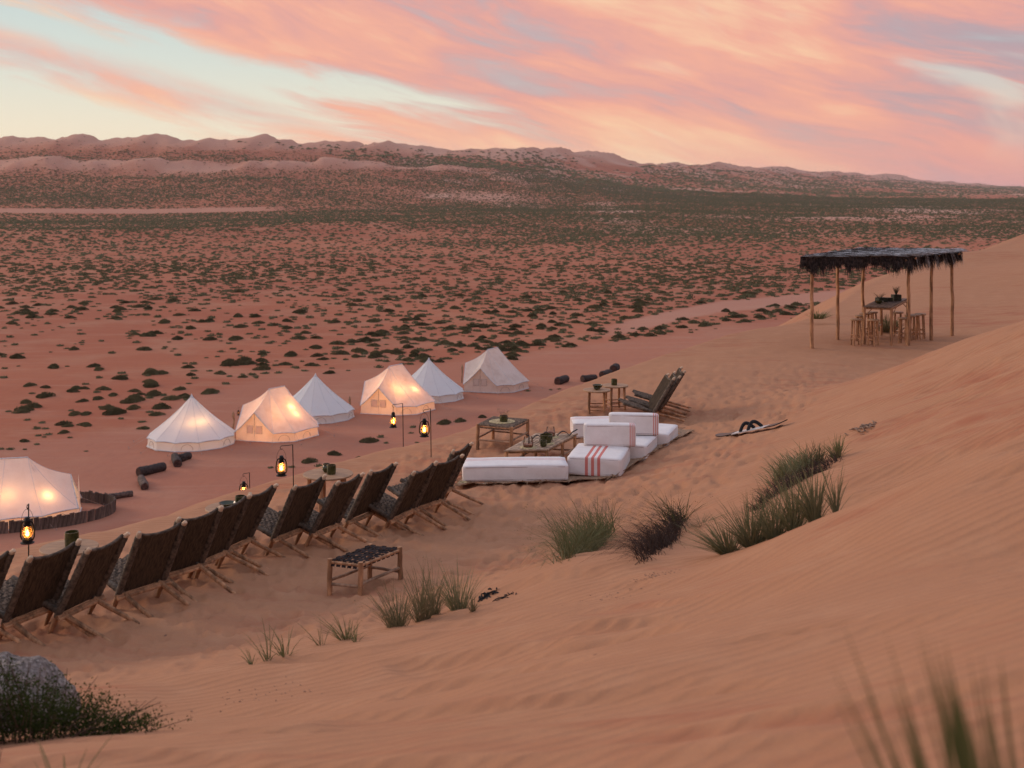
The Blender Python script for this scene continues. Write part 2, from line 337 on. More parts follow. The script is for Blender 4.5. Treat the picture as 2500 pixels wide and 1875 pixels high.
def plain_material():
    m = bpy.data.materials.new('desert_plain_sand'); m.use_nodes = True; nt = m.node_tree; nt.nodes.clear(); b = NB(nt)
    p = b.n('ShaderNodeBsdfPrincipled'); o = b.n('ShaderNodeOutputMaterial'); b.L.new(p.outputs[0], o.inputs[0])
    pos = b.n('ShaderNodeNewGeometry').outputs['Position']; X, Y, Z = b.xyz(pos)
    pale = b.n('ShaderNodeAttribute', attribute_name='pale').outputs['Fac']
    track = b.n('ShaderNodeAttribute', attribute_name='track').outputs['Fac']
    n1 = b.noise(pos, 0.012, 5, 0.6); n2 = b.noise(pos, 0.11, 5, 0.6); n3 = b.noise(pos, 0.9, 5, 0.65)
    st = b.noise(b.vec(b.m('MULTIPLY', b.m('ADD', X, b.m('MULTIPLY', Y, -0.3)), 0.09), b.m('MULTIPLY', Y, 0.55), Z), 1.0, 5, 0.65, 0.5)
    rd = (0.420, 0.146, 0.078); dk = (0.345, 0.106, 0.058); tn = (0.42, 0.200, 0.120)
    c = b.mix(b.ss(n1, 0.35, 0.65), dk, rd)
    c = b.mix(b.m('MULTIPLY', b.ss(n2, 0.45, 0.7), 0.6), c, tn)
    c = b.mix(b.m('MULTIPLY', b.ss(st, 0.5, 0.72), 0.5), c, (0.45, 0.22, 0.14))
    c = b.mix(b.m('MULTIPLY', b.ss(n3, 0.3, 0.7), 0.22), c, (0.26, 0.10, 0.068))
    c = b.mix(b.m('MULTIPLY', track, 0.5), c, (0.42, 0.20, 0.135))
    c = b.mix(b.m('MULTIPLY', pale, 0.85), c, (0.52, 0.30, 0.215))
    b.L.new(c, p.inputs['Base Color']); p.inputs['Roughness'].default_value = 0.95; p.inputs['Specular IOR Level'].default_value = 0.1
    bn = b.n('ShaderNodeBump'); bn.inputs['Strength'].default_value = 0.8; bn.inputs['Distance'].default_value = 1.0
    b.L.new(b.m('ADD', b.m('MULTIPLY', b.noise(pos, 1.6, 5, 0.65), 0.10), b.m('MULTIPLY', st, 0.10)), bn.inputs['Height']); b.L.new(bn.outputs[0], p.inputs['Normal'])
    return m
# ---------------------------------------------------------------- mesh helpers
def tag(o, label=None, cat=None, group=None, kind=None):
    if label: o['label'] = label
    if cat: o['category'] = cat
    if group: o['group'] = group
    if kind: o['kind'] = kind
    return o
def np_mesh(name, V, Fq, mat, smooth=True, k=None):
    """V (n,3) array, Fq (m,k) int array"""
    me = bpy.data.meshes.new(name); V = np.asarray(V, np.float32); Fq = np.asarray(Fq, np.int32); k = Fq.shape[1]
    me.vertices.add(len(V)); me.vertices.foreach_set('co', V.ravel())
    me.loops.add(Fq.size); me.loops.foreach_set('vertex_index', Fq.ravel())
    me.polygons.add(len(Fq)); me.polygons.foreach_set('loop_start', np.arange(0, Fq.size, k, dtype=np.int32))
    if smooth: me.polygons.foreach_set('use_smooth', np.ones(len(Fq), bool))
    me.update(calc_edges=True); me.validate()
    if mat: me.materials.append(mat)
    return me
def link(name, me, parent=None):
    o = bpy.data.objects.new(name, me); col.objects.link(o)
    if parent: o.parent = parent
    return o
def grid_faces(nr, nc):
    i = np.arange(nr * nc).reshape(nr, nc)
    return np.c_[i[:-1, :-1].ravel(), i[:-1, 1:].ravel(), i[1:, 1:].ravel(), i[1:, :-1].ravel()]
def attr(me, name, v):
    at = me.attributes.new(name, 'FLOAT', 'POINT'); at.data.foreach_set('value', np.asarray(v, np.float32).ravel())
# near dune
def polar_grid(a0, a1, na, y0, y1, ny):
    A = np.linspace(a0, a1, na); Yv = np.exp(np.linspace(math.log(y0), math.log(y1), ny))
    return A[None, :] * Yv[:, None], np.repeat(Yv[:, None], na, 1)
X, Y = polar_grid(-0.66, 0.66, 640, 1.0, 118, 580)
zb, dd = near_base(X, Y)
Zn = zb + near_detail(X, Y, dd)
Zn = np.maximum(Zn, -2.0)
fm, _ = foot_mask(X, Y, dd)
dune_me = np_mesh('sand_dune', np.c_[X.ravel(), Y.ravel(), Zn.ravel()], grid_faces(*X.shape), sand_material())
attr(dune_me, 'foot', fm); attr(dune_me, 'red', 0.35 * sstep(fbm(X * .2, Y * .2, 2, 3), .45, .7) + 0.5 * sstep(dd, 0.5, 6) - 0.05)
dune = tag(link('sand_dune', dune_me), kind='structure')
# plain + far dunes
X, Y = polar_grid(-0.70, 0.62, 720, 28, 9500, 470)
Zp, T, body, fh, A = plain_z(X, Y, True)
nearZ = np.where(Y < 125, near_base(X, np.minimum(Y, 125))[0], -99)
Zp = np.where(nearZ > Zp + 1.0, Zp - 0.6, Zp)
plain_me = np_mesh('desert_ground', np.c_[X.ravel(), Y.ravel(), Zp.ravel()], grid_faces(*X.shape), plain_material())
def track_mask(x, y, z=None):
    """bare driven ground among the scrub"""
    px = CX + F * x / y; py = HY + F * CZ / y
    pz = py if z is None else HY + F * (CZ - z) / y
    l1 = np.interp(px, [-500, 0, 330, 470, 700, 1000, 1250, 1500, 2000], [1110, 1085, 1040, 960, 905, 885, 862, 822, 766])
    bare = sstep(py, l1 - 6, l1 + 18)
    r = np.interp(px, [1250, 1500, 1750, 2000, 2500], [868, 822, 770, 745, 712])
    b2 = sstep(np.abs(py - (r - 18)), 17, 10) * sstep(px, 1430, 1560)
    r3 = np.interp(px, [-300, 0, 350, 600, 750], [517, 514, 516, 511, 508])
    b3 = sstep(np.abs(pz - r3), 7, 4) * sstep(px, 760, 560)
    return bare, np.maximum(b2, b3)
bare, b2 = track_mask(X, Y, Zp)
attr(plain_me, 'track', np.clip(bare * 0.8 + b2, 0, 1))
dune_noise = fbm(X / 60 + 1, Y / 90, 3, 70)
pale = np.clip(fh * .75, 0, 1) + sstep(T, 0.90, 0.99) * 0.8 + sstep(T, 0.5, 0.8) * sstep(dune_noise, 0.52, 0.62) * 0.6 * sstep(A, -.12, .0) + b2 * 0.35 + sstep(Y, 1500, 2600) * sstep(fbm(X / 160 + 3, Y / 420, 3, 72), .52, .64) * .6 + sstep(Y, 300, 600) * sstep(fbm(X / 55, Y / 130, 3, 71), 0.60, 0.70) * 0.7 * sstep(A, -.15, -.02)
BARE = [(155, 575, 34, 55, .8), (215, 640, 40, 60, .7), (110, 640, 34, 40, .45), (-25, 1000, 45, 60, .7), (300, 800, 60, 70, .6), (60, 760, 40, 40, .4)]
for (bx_, by_, sx_, sy_, am_) in BARE: pale = pale + am_ * np.exp(-((X - bx_) / sx_) ** 2 - ((Y - by_) / sy_) ** 2)
attr(plain_me, 'pale', np.clip(pale, 0, 1))
plain = tag(link('desert_ground', plain_me), kind='structure')
# ---------------------------------------------------------------- object helpers
class MB:
    def __init__(s): s.v = []; s.f = []; s.mi = []; s.cur = 0
    def add(s, V, Fs, M=None):
        b = len(s.v)
        for p in V:
            p = Vector(p)
            s.v.append(M @ p if M else p)
        for f in Fs: s.f.append(tuple(i + b for i in f)); s.mi.append(s.cur)
        return s
    def tube(s, pts, rad, seg=8, cap=True, flat=1.0):
        pts = [Vector(p) for p in pts]; n = len(pts)
        rad = [rad] * n if not hasattr(rad, '__len__') else rad
        up0 = None; rings = []; prev = None
        for i in range(n):
            t = (pts[min(i + 1, n - 1)] - pts[max(i - 1, 0)]).normalized()
            if prev is None:
                a = t.orthogonal().normalized()
                if abs(t.z) < 0.9: a = Vector((0, 0, 1)).cross(t).normalized()
            else:
                a = (prev - t * prev.dot(t)).normalized()
            prev = a; b = t.cross(a)
            rings.append([pts[i] + (a * math.cos(2 * math.pi * k / seg) + b * math.sin(2 * math.pi * k / seg) * flat) * rad[i] for k in range(seg)])
        V = [p for r in rings for p in r]; Fs = []
        for i in range(n - 1):
            for k in range(seg):
                Fs.append((i * seg + k, i * seg + (k + 1) % seg, (i + 1) * seg + (k + 1) % seg, (i + 1) * seg + k))
        if cap: Fs.append(tuple(range(seg))[::-1]); Fs.append(tuple((n - 1) * seg + k for k in range(seg)))
        return s.add(V, Fs)
    def box(s, c, size, M=None, bev=0.0):
        cx, cy, cz = c; x, y, z = [q / 2 for q in size]
        if bev <= 0:
            V = [(cx + i * x, cy + j * y, cz + k * z) for k in (-1, 1) for j in (-1, 1) for i in (-1, 1)]
            return s.add(V, [(0, 2, 3, 1), (4, 5, 7, 6), (0, 1, 5, 4), (2, 6, 7, 3), (0, 4, 6, 2), (1, 3, 7, 5)], M)
        V = []; 
        for (zz, ins) in ((-z, bev), (-z + bev, 0), (z - bev, 0), (z, bev)):
            a, b = x - ins, y - ins; q = bev if ins == 0 else bev * 0.4
            for (sx, sy) in ((-1, -1), (1, -1), (1, 1), (-1, 1)):
                pr = [(sx * a, sy * (b - q)), (sx * (a - q), sy * b)]
                if (sx * sy) > 0: pr = pr[::1]
                else: pr = pr[::-1]
                for p in pr: V.append((cx + p[0], cy + p[1], cz + zz))
        Fs = []
        for r in range(3):
            for k in range(8): Fs.append((r * 8 + k, r * 8 + (k + 1) % 8, (r + 1) * 8 + (k + 1) % 8, (r + 1) * 8 + k))
        Fs.append(tuple(range(8))[::-1]); Fs.append(tuple(24 + k for k in range(8)))
        return s.add(V, Fs, M)
    def lathe(s, prof, seg=20, c=(0, 0, 0), close=False):
        V = []; n = len(prof); Fs = []
        for r, z in prof:
            for k in range(seg):
                a = 2 * math.pi * k / seg; V.append((c[0] + r * math.cos(a), c[1] + r * math.sin(a), c[2] + z))
        for i in range(n - 1):
            for k in range(seg): Fs.append((i * seg + k, i * seg + (k + 1) % seg, (i + 1) * seg + (k + 1) % seg, (i + 1) * seg + k))
        if close: Fs.append(tuple(range(seg))[::-1]); Fs.append(tuple((n - 1) * seg + k for k in range(seg)))
        return s.add(V, Fs)
    def build(s, name, mat, parent=None, smooth=True, auto=40, recalc=False):
        me = bpy.data.meshes.new(name); me.from_pydata([tuple(v) for v in s.v], [], s.f)
        for m in (mat if isinstance(mat, (list, tuple)) else [mat]): me.materials.append(m)
        if isinstance(mat, (list, tuple)): me.polygons.foreach_set('material_index', s.mi)
        if smooth:
            me.polygons.foreach_set('use_smooth', [True] * len(me.polygons))
            if auto: me.set_sharp_from_angle(angle=R(auto))
        me.update()
        if recalc:
            import bmesh
            bm = bmesh.new(); bm.from_mesh(me); bmesh.ops.recalc_face_normals(bm, faces=bm.faces); bm.to_mesh(me); bm.free()
        return link(name, me, parent)
def empty(name, loc, rz=0.0, label=None, cat=None, group=None):
    o = bpy.data.objects.new(name, None); col.objects.link(o); o.empty_display_size = 0.1
    o.location = loc; o.rotation_euler = (0, 0, rz); return tag(o, label, cat, group)
def copy_tree(o, parent=None):
    c = o.copy(); col.objects.link(c); c.parent = parent
    for ch in o.children: copy_tree(ch, c)
    return c
def wob(a, b, n=5, amp=0.01, sd=None):
    r = random.Random(sd) if sd is not None else random
    a, b = Vector(a), Vector(b); out = []
    for i in range(n):
        t = i / (n - 1); p = a.lerp(b, t)
        if 0 < i < n - 1: p += Vector((r.uniform(-amp, amp), r.uniform(-amp, amp), r.uniform(-amp, amp)))
        out.append(p)
    return out
def slope_rot(x, y, r=0.4):
    """rotation that lays something on the local slope"""
    dxz = (gz(x + r, y) - gz(x - r, y)) / (2 * r); dyz = (gz(x, y + r) - gz(x, y - r)) / (2 * r)
    nrm = Vector((-dxz, -dyz, 1)).normalized()
    return Vector((0, 0, 1)).rotation_difference(nrm).to_matrix().to_4x4()
# materials for things
wood = material('peeled_wood', (0.42, 0.21, 0.105), 0.7, 0.28, 5, 0.4, 60, stretch=(3, 3, 0.6), obj_var=0.15)
wood2 = material('weathered_wood', (0.36, 0.215, 0.135), 0.8, 0.25, 8, 0.4, 60, obj_var=0.15)
wood_tip = material('sawn_wood_end', (0.52, 0.36, 0.24), 0.8, 0.15)
tabletop_m = material('pale_tabletop_wood', (0.38, 0.215, 0.12), 0.6, 0.15, 4, 0.15, 30, stretch=(1, 8, 1))
cord = material('dark_palm_cord', (0.125, 0.083, 0.050), 0.85, 0.45, 26, 0.5, 120, stretch=(4, 1, .10), color2=(.045, .030, .020))
cord_rail = material('wrapped_palm_cord', (0.125, 0.090, 0.064), 0.85, 0.3, 20, 0.6, 120)
cord_seat = material('grey_woven_cord', (0.165, 0.105, 0.068), 0.85, 0.4, 30, 0.5, 120)
strap_m = material('dark_leather_strap', (0.030, 0.020, 0.019), 0.8, 0.3, 12, 0.2, 60, spec=0.12)
iron = material('black_iron', (0.018, 0.015, 0.014), 0.5, 0.3, 20, 0.2, 100, metallic=0.6)
green = material('green_glazed_clay', (0.060, 0.056, 0.012), 0.25, 0.3, 14, 0.0, 40, color2=(0.020, 0.024, 0.007), spec=0.6, obj_var=0.2)
straw = material('woven_straw', (0.50, 0.38, 0.20), 0.8, 0.25, 40, 0.6, 90)
burlap = material('brown_burlap', (0.34, 0.21, 0.13), 0.95, 0.2, 20, 0.5, 200)
trunk_m = material('charred_palm_trunk', (0.070, 0.048, 0.042), 0.9, 0.5, 9, 1.0, 30, color2=(0.018, 0.013, 0.013))
trunk_pale = material('weathered_palm_trunk', (0.155, 0.10, 0.08), 0.9, 0.5, 9, 1.0, 30, color2=(0.04, 0.025, 0.02))
black_m = material('black_fabric', (0.012, 0.011, 0.013), 0.6, 0.2)
fence_m = material('grey_split_planks', (0.155, 0.105, 0.082), 0.9, 0.4, 6, 0.6, 40, color2=(0.06, 0.042, 0.036), stretch=(3, 3, 0.5), obj_var=0.35)
rope_m = material('pale_rope', (0.45, 0.33, 0.26), 0.9, 0.1)
# ---------------------------------------------------------------- evening haze
hz = MB(); hz.box((-200, 4700, 42), (17000, 9700, 120))
hm = bpy.data.materials.new('evening_haze'); hm.use_nodes = True; hn = hm.node_tree; hn.nodes.clear(); hb = NB(hn)
ho = hb.n('ShaderNodeOutputMaterial'); hv = hb.n('ShaderNodeVolumePrincipled'); hv.inputs['Density'].default_value = 4.5e-5; hv.inputs['Color'].default_value = (.92, .86, .88, 1); hv.inputs['Anisotropy'].default_value = .3
hb.L.new(hv.outputs[0], ho.inputs['Volume'])
h_ob = hz.build('haze', hm, smooth=False); tag(h_ob, 'thin pinkish evening haze over the far desert', 'haze', kind='stuff')
# ---------------------------------------------------------------- woven lounge chair
CW = 0.54
def make_chair(seed):
    r = random.Random(seed); root = empty('lounge_chair', (0, 0, 0))
    hw = CW / 2; lp, lt = Vector((0, .13, -.03)), Vector((0, -.33, .83)); sf, sr = Vector((0, .52, .37)), Vector((0, -.56, -.01))
    for s in (-1, 1):
        off = Vector((s * hw, 0, 0)); j = lambda: Vector((r.uniform(-.008, .008), 0, r.uniform(-.012, .012)))
        tip = lt + off + j() + Vector((0, -.02 * r.random(), .03 * r.random()))
        m = MB(); m.tube([lp + off, lp.lerp(lt, .15) + off, lp.lerp(lt, .3) + off], [.016, .026, .027], 8); m.build('leg', wood, root)
        a, b = lp.lerp(lt, .24) + off, lp.lerp(lt, .97) + off
        m = MB(); pts = [a.lerp(b, t / 24) for t in range(25)]; m.tube(pts, [.031 + .004 * (k % 2) for k in range(25)], 9); m.build('back_rail', cord_rail, root)
        m = MB(); d = (tip - b).normalized(); m.tube([b, b + d * .045, b + d * .06], [.026, .024, .015], 8); m.build('rail_tip', wood_tip, root)
        # seat stick, ends on the sand behind the chair
        o2 = Vector((s * (hw - .05), 0, 0)); a, b = sf + o2, sr + o2 + Vector((0, -.05 * r.random(), 0))
        c = a.lerp(b, .47)
        m = MB(); m.tube([a.lerp(c, t / 14) for t in range(15)], [.028 + .004 * (k % 2) for k in range(15)], 9); m.build('seat_rail', cord_rail, root)
        m = MB(); m.tube(wob(c - (b - a) * .02, b, 5, .006, seed + s), [.024, .024, .022, .021, .013], 8); m.build('rear_stick', wood, root)
    # back crossbars
    q = lp.lerp(lt, .255) + Vector((0, -.03, 0)); e = Vector((hw + .045, 0, 0))
    m = MB(); m.tube(wob(q - e, q + e, 5, .008, seed), .021, 8); m.build('crossbar', wood, root)
    q = sf.lerp(sr, .52); m = MB(); m.tube([q - e, q + e], .017, 7); m.build('crossbar', wood, root)
    # woven back: vertical cords, sagging between the rails
    nx, nz = 56, 16; V = []; dirb = (lt - lp).normalized(); nb_ = Vector((0, dirb.z, -dirb.y))
    L = (lt - lp).length
    for iz in range(nz + 1):
        for ix in range(nx + 1):
            u = ix / nx * 2 - 1; t = iz / nz
            top = 0.985 - 0.036 * (1 - u * u) + 0.010 * math.sin(u * 9 + seed)
            tt = 0.265 + (top - 0.265) * t
            dep = (0.007 if ix % 2 else -0.001) + 0.022 * (1 - u * u) * t
            V.append(lp + dirb * L * tt + Vector((u * (hw - .012), 0, 0)) + nb_ * -dep + Vector((0, 0.016, 0)))
    n1 = len(V); V2 = [v + nb_ * 0.020 for v in V]
    Fs = []; W_ = nx + 1
    for iz in range(nz):
        for ix in range(nx):
            i = iz * W_ + ix; Fs.append((i, i + W_, i + W_ + 1, i + 1)); Fs.append((n1 + i, n1 + i + 1, n1 + i + W_ + 1, n1 + i + W_))
    for ix in range(nx):
        i = nz * W_ + ix; Fs.append((i, n1 + i, n1 + i + 1, i + 1))
    m = MB(); m.add(V + V2, Fs); bp = m.build('woven_back', cord, root)
    # stitched edge line beside each rail and a rolled top edge
    m = MB(); tp = []
    for k in range(15):
        u = k / 14 * 2 - 1; tt = 0.985 - 0.036 * (1 - u * u); tp.append(lp + dirb * L * tt + Vector((u * (hw - .02), .016, 0)) + nb_ * (-0.022 * (1 - u * u) + .008))
    m.tube(tp, [.014 + .002 * (k % 2) for k in range(15)], 7); m.build('top_roll', cord_rail, root)
    # woven seat in checker weave
    m = MB(); a, b = sf, sf.lerp(sr, .45); ds = (b - a).normalized(); ns = Vector((0, ds.z, -ds.y)) * -1
    Ls = (b - a).length; n = 13; k2 = 12
    for i in range(n):
        x0 = -hw + .06 + (CW - .12) * i / n; wd = (CW - .12) / n * .86; pts = []
        for k in range(k2 + 1):
            t = k / k2; up = .007 * (1 if (k + i) % 2 else -1); sag = -.035 * math.sin(math.pi * t)
            pts.append((a + ds * Ls * t + ns * (up + sag), x0))
        V = []; 
        for p, x in pts: V += [p + Vector((x, 0, 0)), p + Vector((x + wd, 0, 0))]
        m.add(V, [(2 * q_, 2 * q_ + 1, 2 * q_ + 3, 2 * q_ + 2) for q_ in range(k2)])
    for k in range(k2):
        t0, t1 = (k + .08) / k2, (k + .92) / k2; V = []; m_n = 13
        for i in range(m_n + 1):
            x = -hw + .06 + (CW - .12) * i / m_n; up = .006 * (1 if (k + i) % 2 else -1) + .001; sg = lambda t: -.035 * math.sin(math.pi * t)
            V += [a + ds * Ls * t0 + ns * (up + sg(t0)) + Vector((x, 0, 0)), a + ds * Ls * t1 + ns * (up + sg(t1)) + Vector((x, 0, 0))]
        m.add(V, [(2 * q_, 2 * q_ + 1, 2 * q_ + 3, 2 * q_ + 2) for q_ in range(m_n)])
    m.build('woven_seat', cord_seat, root, smooth=False)
    return root
protos = [make_chair(3), make_chair(11), make_chair(29)]
used = [False] * 3
chair_px = [((-60,1385),(8,1362),3.29,68), ((92,1362),(176,1336),3.31,60), ((218,1352),(302,1311),3.33,73), ((356,1311),(438,1289),3.38,50),
    ((449,1268),(532,1254),3.40,48), ((538,1246),(611,1215),3.43,68), ((611,1215),(666,1184.5),3.45,74), ((723,1193.5),(794,1170),3.47,60),
    ((819,1183),(879,1157),3.48,67), ((906,1157),(962,1137),3.52,62), ((1009,1154),(1058,1134),3.54,64), ((1065,1130),(1121,1116),3.56,50), ((1108,1105),(1153,1081),3.57,68)]
chair_lab = ['woven chair cut off by the left edge of the photo',
 'leftmost whole woven chair, before the round table with the tall green cup',
 'second whole woven chair from the left, right of the tall green cup',
 'third whole woven chair from the left in the long row',
 'fourth whole woven chair from the left, turned squarer to the view',
 'fifth whole woven chair from the left, hiding the green bowl table',
 'sixth whole woven chair from the left, just right of the half-hidden lantern',
 'seventh whole woven chair from the left, left of the two-pot table',
 'eighth whole woven chair from the left, in front of the two-pot table',
 'ninth whole woven chair from the left, right of the two-pot table',
 'tenth whole woven chair from the left, third from the right end',
 'eleventh whole woven chair from the left, second from the right end',
 'last woven chair at the right end of the row, nearest the white cushions']
for i, (l, r_, ht, ang) in enumerate(chair_px):
    a = Vector(PH(l[0], l[1], ht)); b = Vector(PH(r_[0], r_[1], ht)); mid = (a + b) / 2
    an = R(0.65 * ang + 0.35 * 62)
    f = Vector((-math.sin(an), math.cos(an), 0)); p = mid + f * 0.32
    ang_z = an            # local +x runs along the row, +y is where the sitter looks
    base = min(gz(p.x + f.x * .13, p.y + f.y * .13), gz(p.x, p.y)) + 0.0
    base = 0.5 * base + 0.5 * (mid.z - 0.81)
    k = i % 3
    o = protos[k] if not used[k] else copy_tree(protos[k])
    used[k] = True
    o.location = (p.x, p.y, base); o.rotation_euler = (R(random.uniform(-1.5, 1.5)), R(random.uniform(-1.5, 1.5)), ang_z)
    tag(o, chair_lab[i], 'chair', 'woven lounge chairs facing the valley')
for i, (px, py, rz, lab) in enumerate([(1590, 1026, 100, 'nearest of the three side-on woven chairs by the small round tables'),
        (1606, 1019, 96, 'middle one of the three side-on woven chairs by the small round tables'),
        (1620, 1006, 93, 'farthest of the three side-on woven chairs, its back tip reaching highest and right')]):
    g = hit(px, py, 15); o = copy_tree(protos[i]); o.location = g; o.rotation_euler = (0, 0, R(rz - 4)); o.scale = (1, 1.12, .98)
    tag(o, lab, 'chair', 'woven lounge chairs by the small round tables')
# ---------------------------------------------------------------- round tables
def round_table(px, py, ht_above, rad, label, legs=4, rung=False, rz=0.3, name='round_table', leg_r=.024):
    """px,py: centre of the top in the photo; finds the spot where the top stands ht_above the sand"""
    Y = np.linspace(8, 40, 3000); X = (px - CX) * Y / F; Zr = CZ - (py - HY) * Y / F
    zb_, d_ = near_base(X, Y); i = int(np.argmax(Zr - zb_ <= ht_above)); g = Vector((X[i], Y[i], zb_[i]))
    root = empty(name, (g.x, g.y, g.z), rz, label, 'table', 'round wooden tables')
    m = MB(); V = []; seg = 40
    prof = [(0.0, ht_above - .026), (rad * .97, ht_above - .026), (rad, ht_above - .018), (rad, ht_above - .006), (rad * .985, ht_above), (0.0001, ht_above)]
    m.lathe(prof, seg); m.build('table_top', tabletop_m, root)
    hts = []
    for k in range(legs):
        a = 2 * math.pi * k / legs + .4; s = .74 * rad; c = Vector((math.cos(a) * s, math.sin(a) * s, 0)); fo = c * 1.07
        m = MB(); m.tube(wob((fo.x, fo.y, -.08), (c.x, c.y, ht_above - .027), 5, .005), [leg_r * .9, leg_r, leg_r, leg_r * 1.05, leg_r], 8); m.build('leg', wood, root)
        hts.append(fo)
    if rung:
        for lv in (.07, .15):
            for k in range(legs):
                a, b = hts[k], hts[(k + 1) % legs]
                m = MB(); m.tube([(a.x, a.y, lv + .02 * (k % 2)), (b.x, b.y, lv + .02 * (k % 2))], .011, 6); m.build('rung', wood, root)
    return root, Vector((g.x, g.y, g.z + ht_above))
def cup(loc, r, h, label, name='cup', flare=1.0, mat=green, cat='cup', group='green clay cups'):
    m = MB(); t = .007 if r > .05 else .005
    m.lathe([(0.001, 0), (r * .92, 0), (r * .97, .008), (r * 1.02, h * .5), (r * flare, h), ((r - t) * flare, h), ((r - t), h * .5), (r * .9, .012), (.001, .012)], 26)
    o = m.build(name, mat); o.location = loc; return tag(o, label, cat, group)
def bowl(loc, r, h, label, mat=green, cat='bowl'):
    m = MB(); m.lathe([(.001, 0), (r * .38, 0), (r * .40, .012), (r * .75, h * .45), (r, h), (r - .008, h), (r * .72, h * .5), (r * .3, .02), (.001, .018)], 30)
    o = m.build('bowl', mat); o.location = loc; return tag(o, label, cat)
_, tA = round_table(169, 1335, .44, .30, 'round table at the left end, tall green cup on it, behind the leftmost whole chair', 3)
_, tB = round_table(562, 1238, .44, .30, 'round table mostly hidden by chair backs, carrying a green bowl and cup', 3)
_, tC = round_table(801, 1156, .46, .345, 'round table on four thick legs with two green pots, mid row', 5, leg_r=.03)
_, tD = round_table(1457, 951, .45, .27, 'small round table with a green bowl, left of the pair by the side-on chairs', 4, True)
_, tE = round_table(1502, 940, .47, .26, 'small round table with one green cup, right one of the pair by the side-on chairs', 4, True, .7)
cup(tA + Vector((.02, .02, 0)), .072, .155, 'tall green glazed cup alone on the leftmost round table')
bowl(tB + Vector((-.02, -.06, 0)), .105, .07, 'wide green glazed bowl peeking over the chair backs beside a lantern')
cup(tB + Vector((.10, .10, 0)), .062, .11, 'green cup right behind the wide bowl, below the half-hidden lantern')
m = MB(); m.lathe([(.001, 0), (.035, 0), (.058, .035), (.062, .065), (.044, .095), (.05, .115), (.043, .115), (.037, .095), (.05, .06), (.001, .012)], 24)
jug = tag(m.build('jug', green), 'small bulging green jug beside a wider cup on the mid-row round table', 'jug'); jug.location = tC + Vector((-.035, .09, 0))
cup(tC + Vector((.05, -.03, 0)), .062, .125, 'wide green cup beside the small jug on the mid-row round table')
bowl(tD + Vector((.02, .05, 0)), .105, .085, 'green bowl on the left of the two small round tables')
bowl(tD + Vector((-.01, -.07, 0)), .06, .045, 'smaller green bowl in front of the bigger one on the small round table')
cup(tE + Vector((-.02, 0, 0)), .06, .12, 'dark green cup alone on the right of the two small round tables')

# ---------------------------------------------------------------- stools and low tables on four posts
def post_table(corners, ht, label, cat='stool', name='footstool', leg_r=.027, rung_z=(.12, .15), group=None):
    """corners: four (x, y) points, front-left, front-right, back-right, back-left"""
    c = [Vector((x, y, 0)) for x, y in corners]; cen = sum(c, Vector()) / 4
    z0 = float(near_base(np.array([cen.x]), np.array([cen.y]))[0][0])
    root = empty(name, (cen.x, cen.y, z0), 0, label, cat, group)
    L = [p - cen for p in c]
    for k, p in enumerate(L):
        zg = gz(p.x + cen.x, p.y + cen.y) - z0
        m = MB(); m.tube(wob((p.x * 1.02, p.y * 1.02, zg - .05), (p.x, p.y, ht), 5, .005, k), [leg_r, leg_r * 1.03, leg_r * .98, leg_r, leg_r * .96], 9); m.build('leg', wood, root)
    for k in range(4):
        a, b = L[k], L[(k + 1) % 4]; z = rung_z[k % 2]
        m = MB(); m.tube(wob((a.x, a.y, z), (b.x, b.y, z + .01), 4, .006, k), .016, 7); m.build('rung', wood2, root)
        m = MB(); m.tube([(a.x, a.y, ht - .035), (b.x, b.y, ht - .035)], .018, 7); m.build('seat_bar', wood, root)
    return root, L, z0, cen
def lerp4(L, u, v): return (L[0] * (1 - u) + L[1] * u) * (1 - v) + (L[3] * (1 - u) + L[2] * u) * v
def quadXY(pts, ht):
    out = []
    for px, py in pts:
        h = ht; Y = F * h / (py - HY); out.append(((px - CX) * Y / F, Y))
    return out
# strap-woven footstool in front of the chairs
fs, L, z0, cen = post_table([(-1.87, 12.62), (-1.54, 12.50), (-1.19, 13.03), (-1.52, 13.14)], .38, 'wooden footstool with a seat of dark woven leather straps, standing alone before the chairs')
for k in range(8):
    v0, v1 = .03 + k * .12, .03 + k * .12 + .085; m = MB(); V = []; n = 11
    for i in range(n + 1):
        u = i / n; zz = .368 + (.006 if (i + k) % 2 else -.004); p, q = lerp4(L, u, v0), lerp4(L, u, v1)
        V += [(p.x, p.y, zz), (q.x, q.y, zz)]
    e0, e1 = lerp4(L, 1.03, v0), lerp4(L, 1.03, v1); V += [(e0.x, e0.y, .32), (e1.x, e1.y, .32)]
    e0, e1 = lerp4(L, -.03, v0), lerp4(L, -.03, v1); V = [(e0.x, e0.y, .32), (e1.x, e1.y, .32)] + V
    m.add(V, [(2 * q_, 2 * q_ + 1, 2 * q_ + 3, 2 * q_ + 2) for q_ in range(n + 2)]); m.build('strap', strap_m, fs, smooth=False)
for k in range(5):
    u0, u1 = .06 + k * .18, .06 + k * .18 + .13; m = MB(); V = []; n = 14
    for i in range(n + 1):
        v = i / n; zz = .369 + (-.004 if (i + k) % 2 else .006); p, q = lerp4(L, u0, v), lerp4(L, u1, v); V += [(p.x, p.y, zz), (q.x, q.y, zz)]
    e0, e1 = lerp4(L, u0, -.03), lerp4(L, u1, -.03); V = [(e0.x, e0.y, .31), (e1.x, e1.y, .31)] + V
    e0, e1 = lerp4(L, u0, 1.03), lerp4(L, u1, 1.03); V += [(e0.x, e0.y, .31), (e1.x, e1.y, .31)]
    m.add(V, [(2 * q_, 2 * q_ + 1, 2 * q_ + 3, 2 * q_ + 2) for q_ in range(n + 2)]); m.build('strap', strap_m, fs, smooth=False)
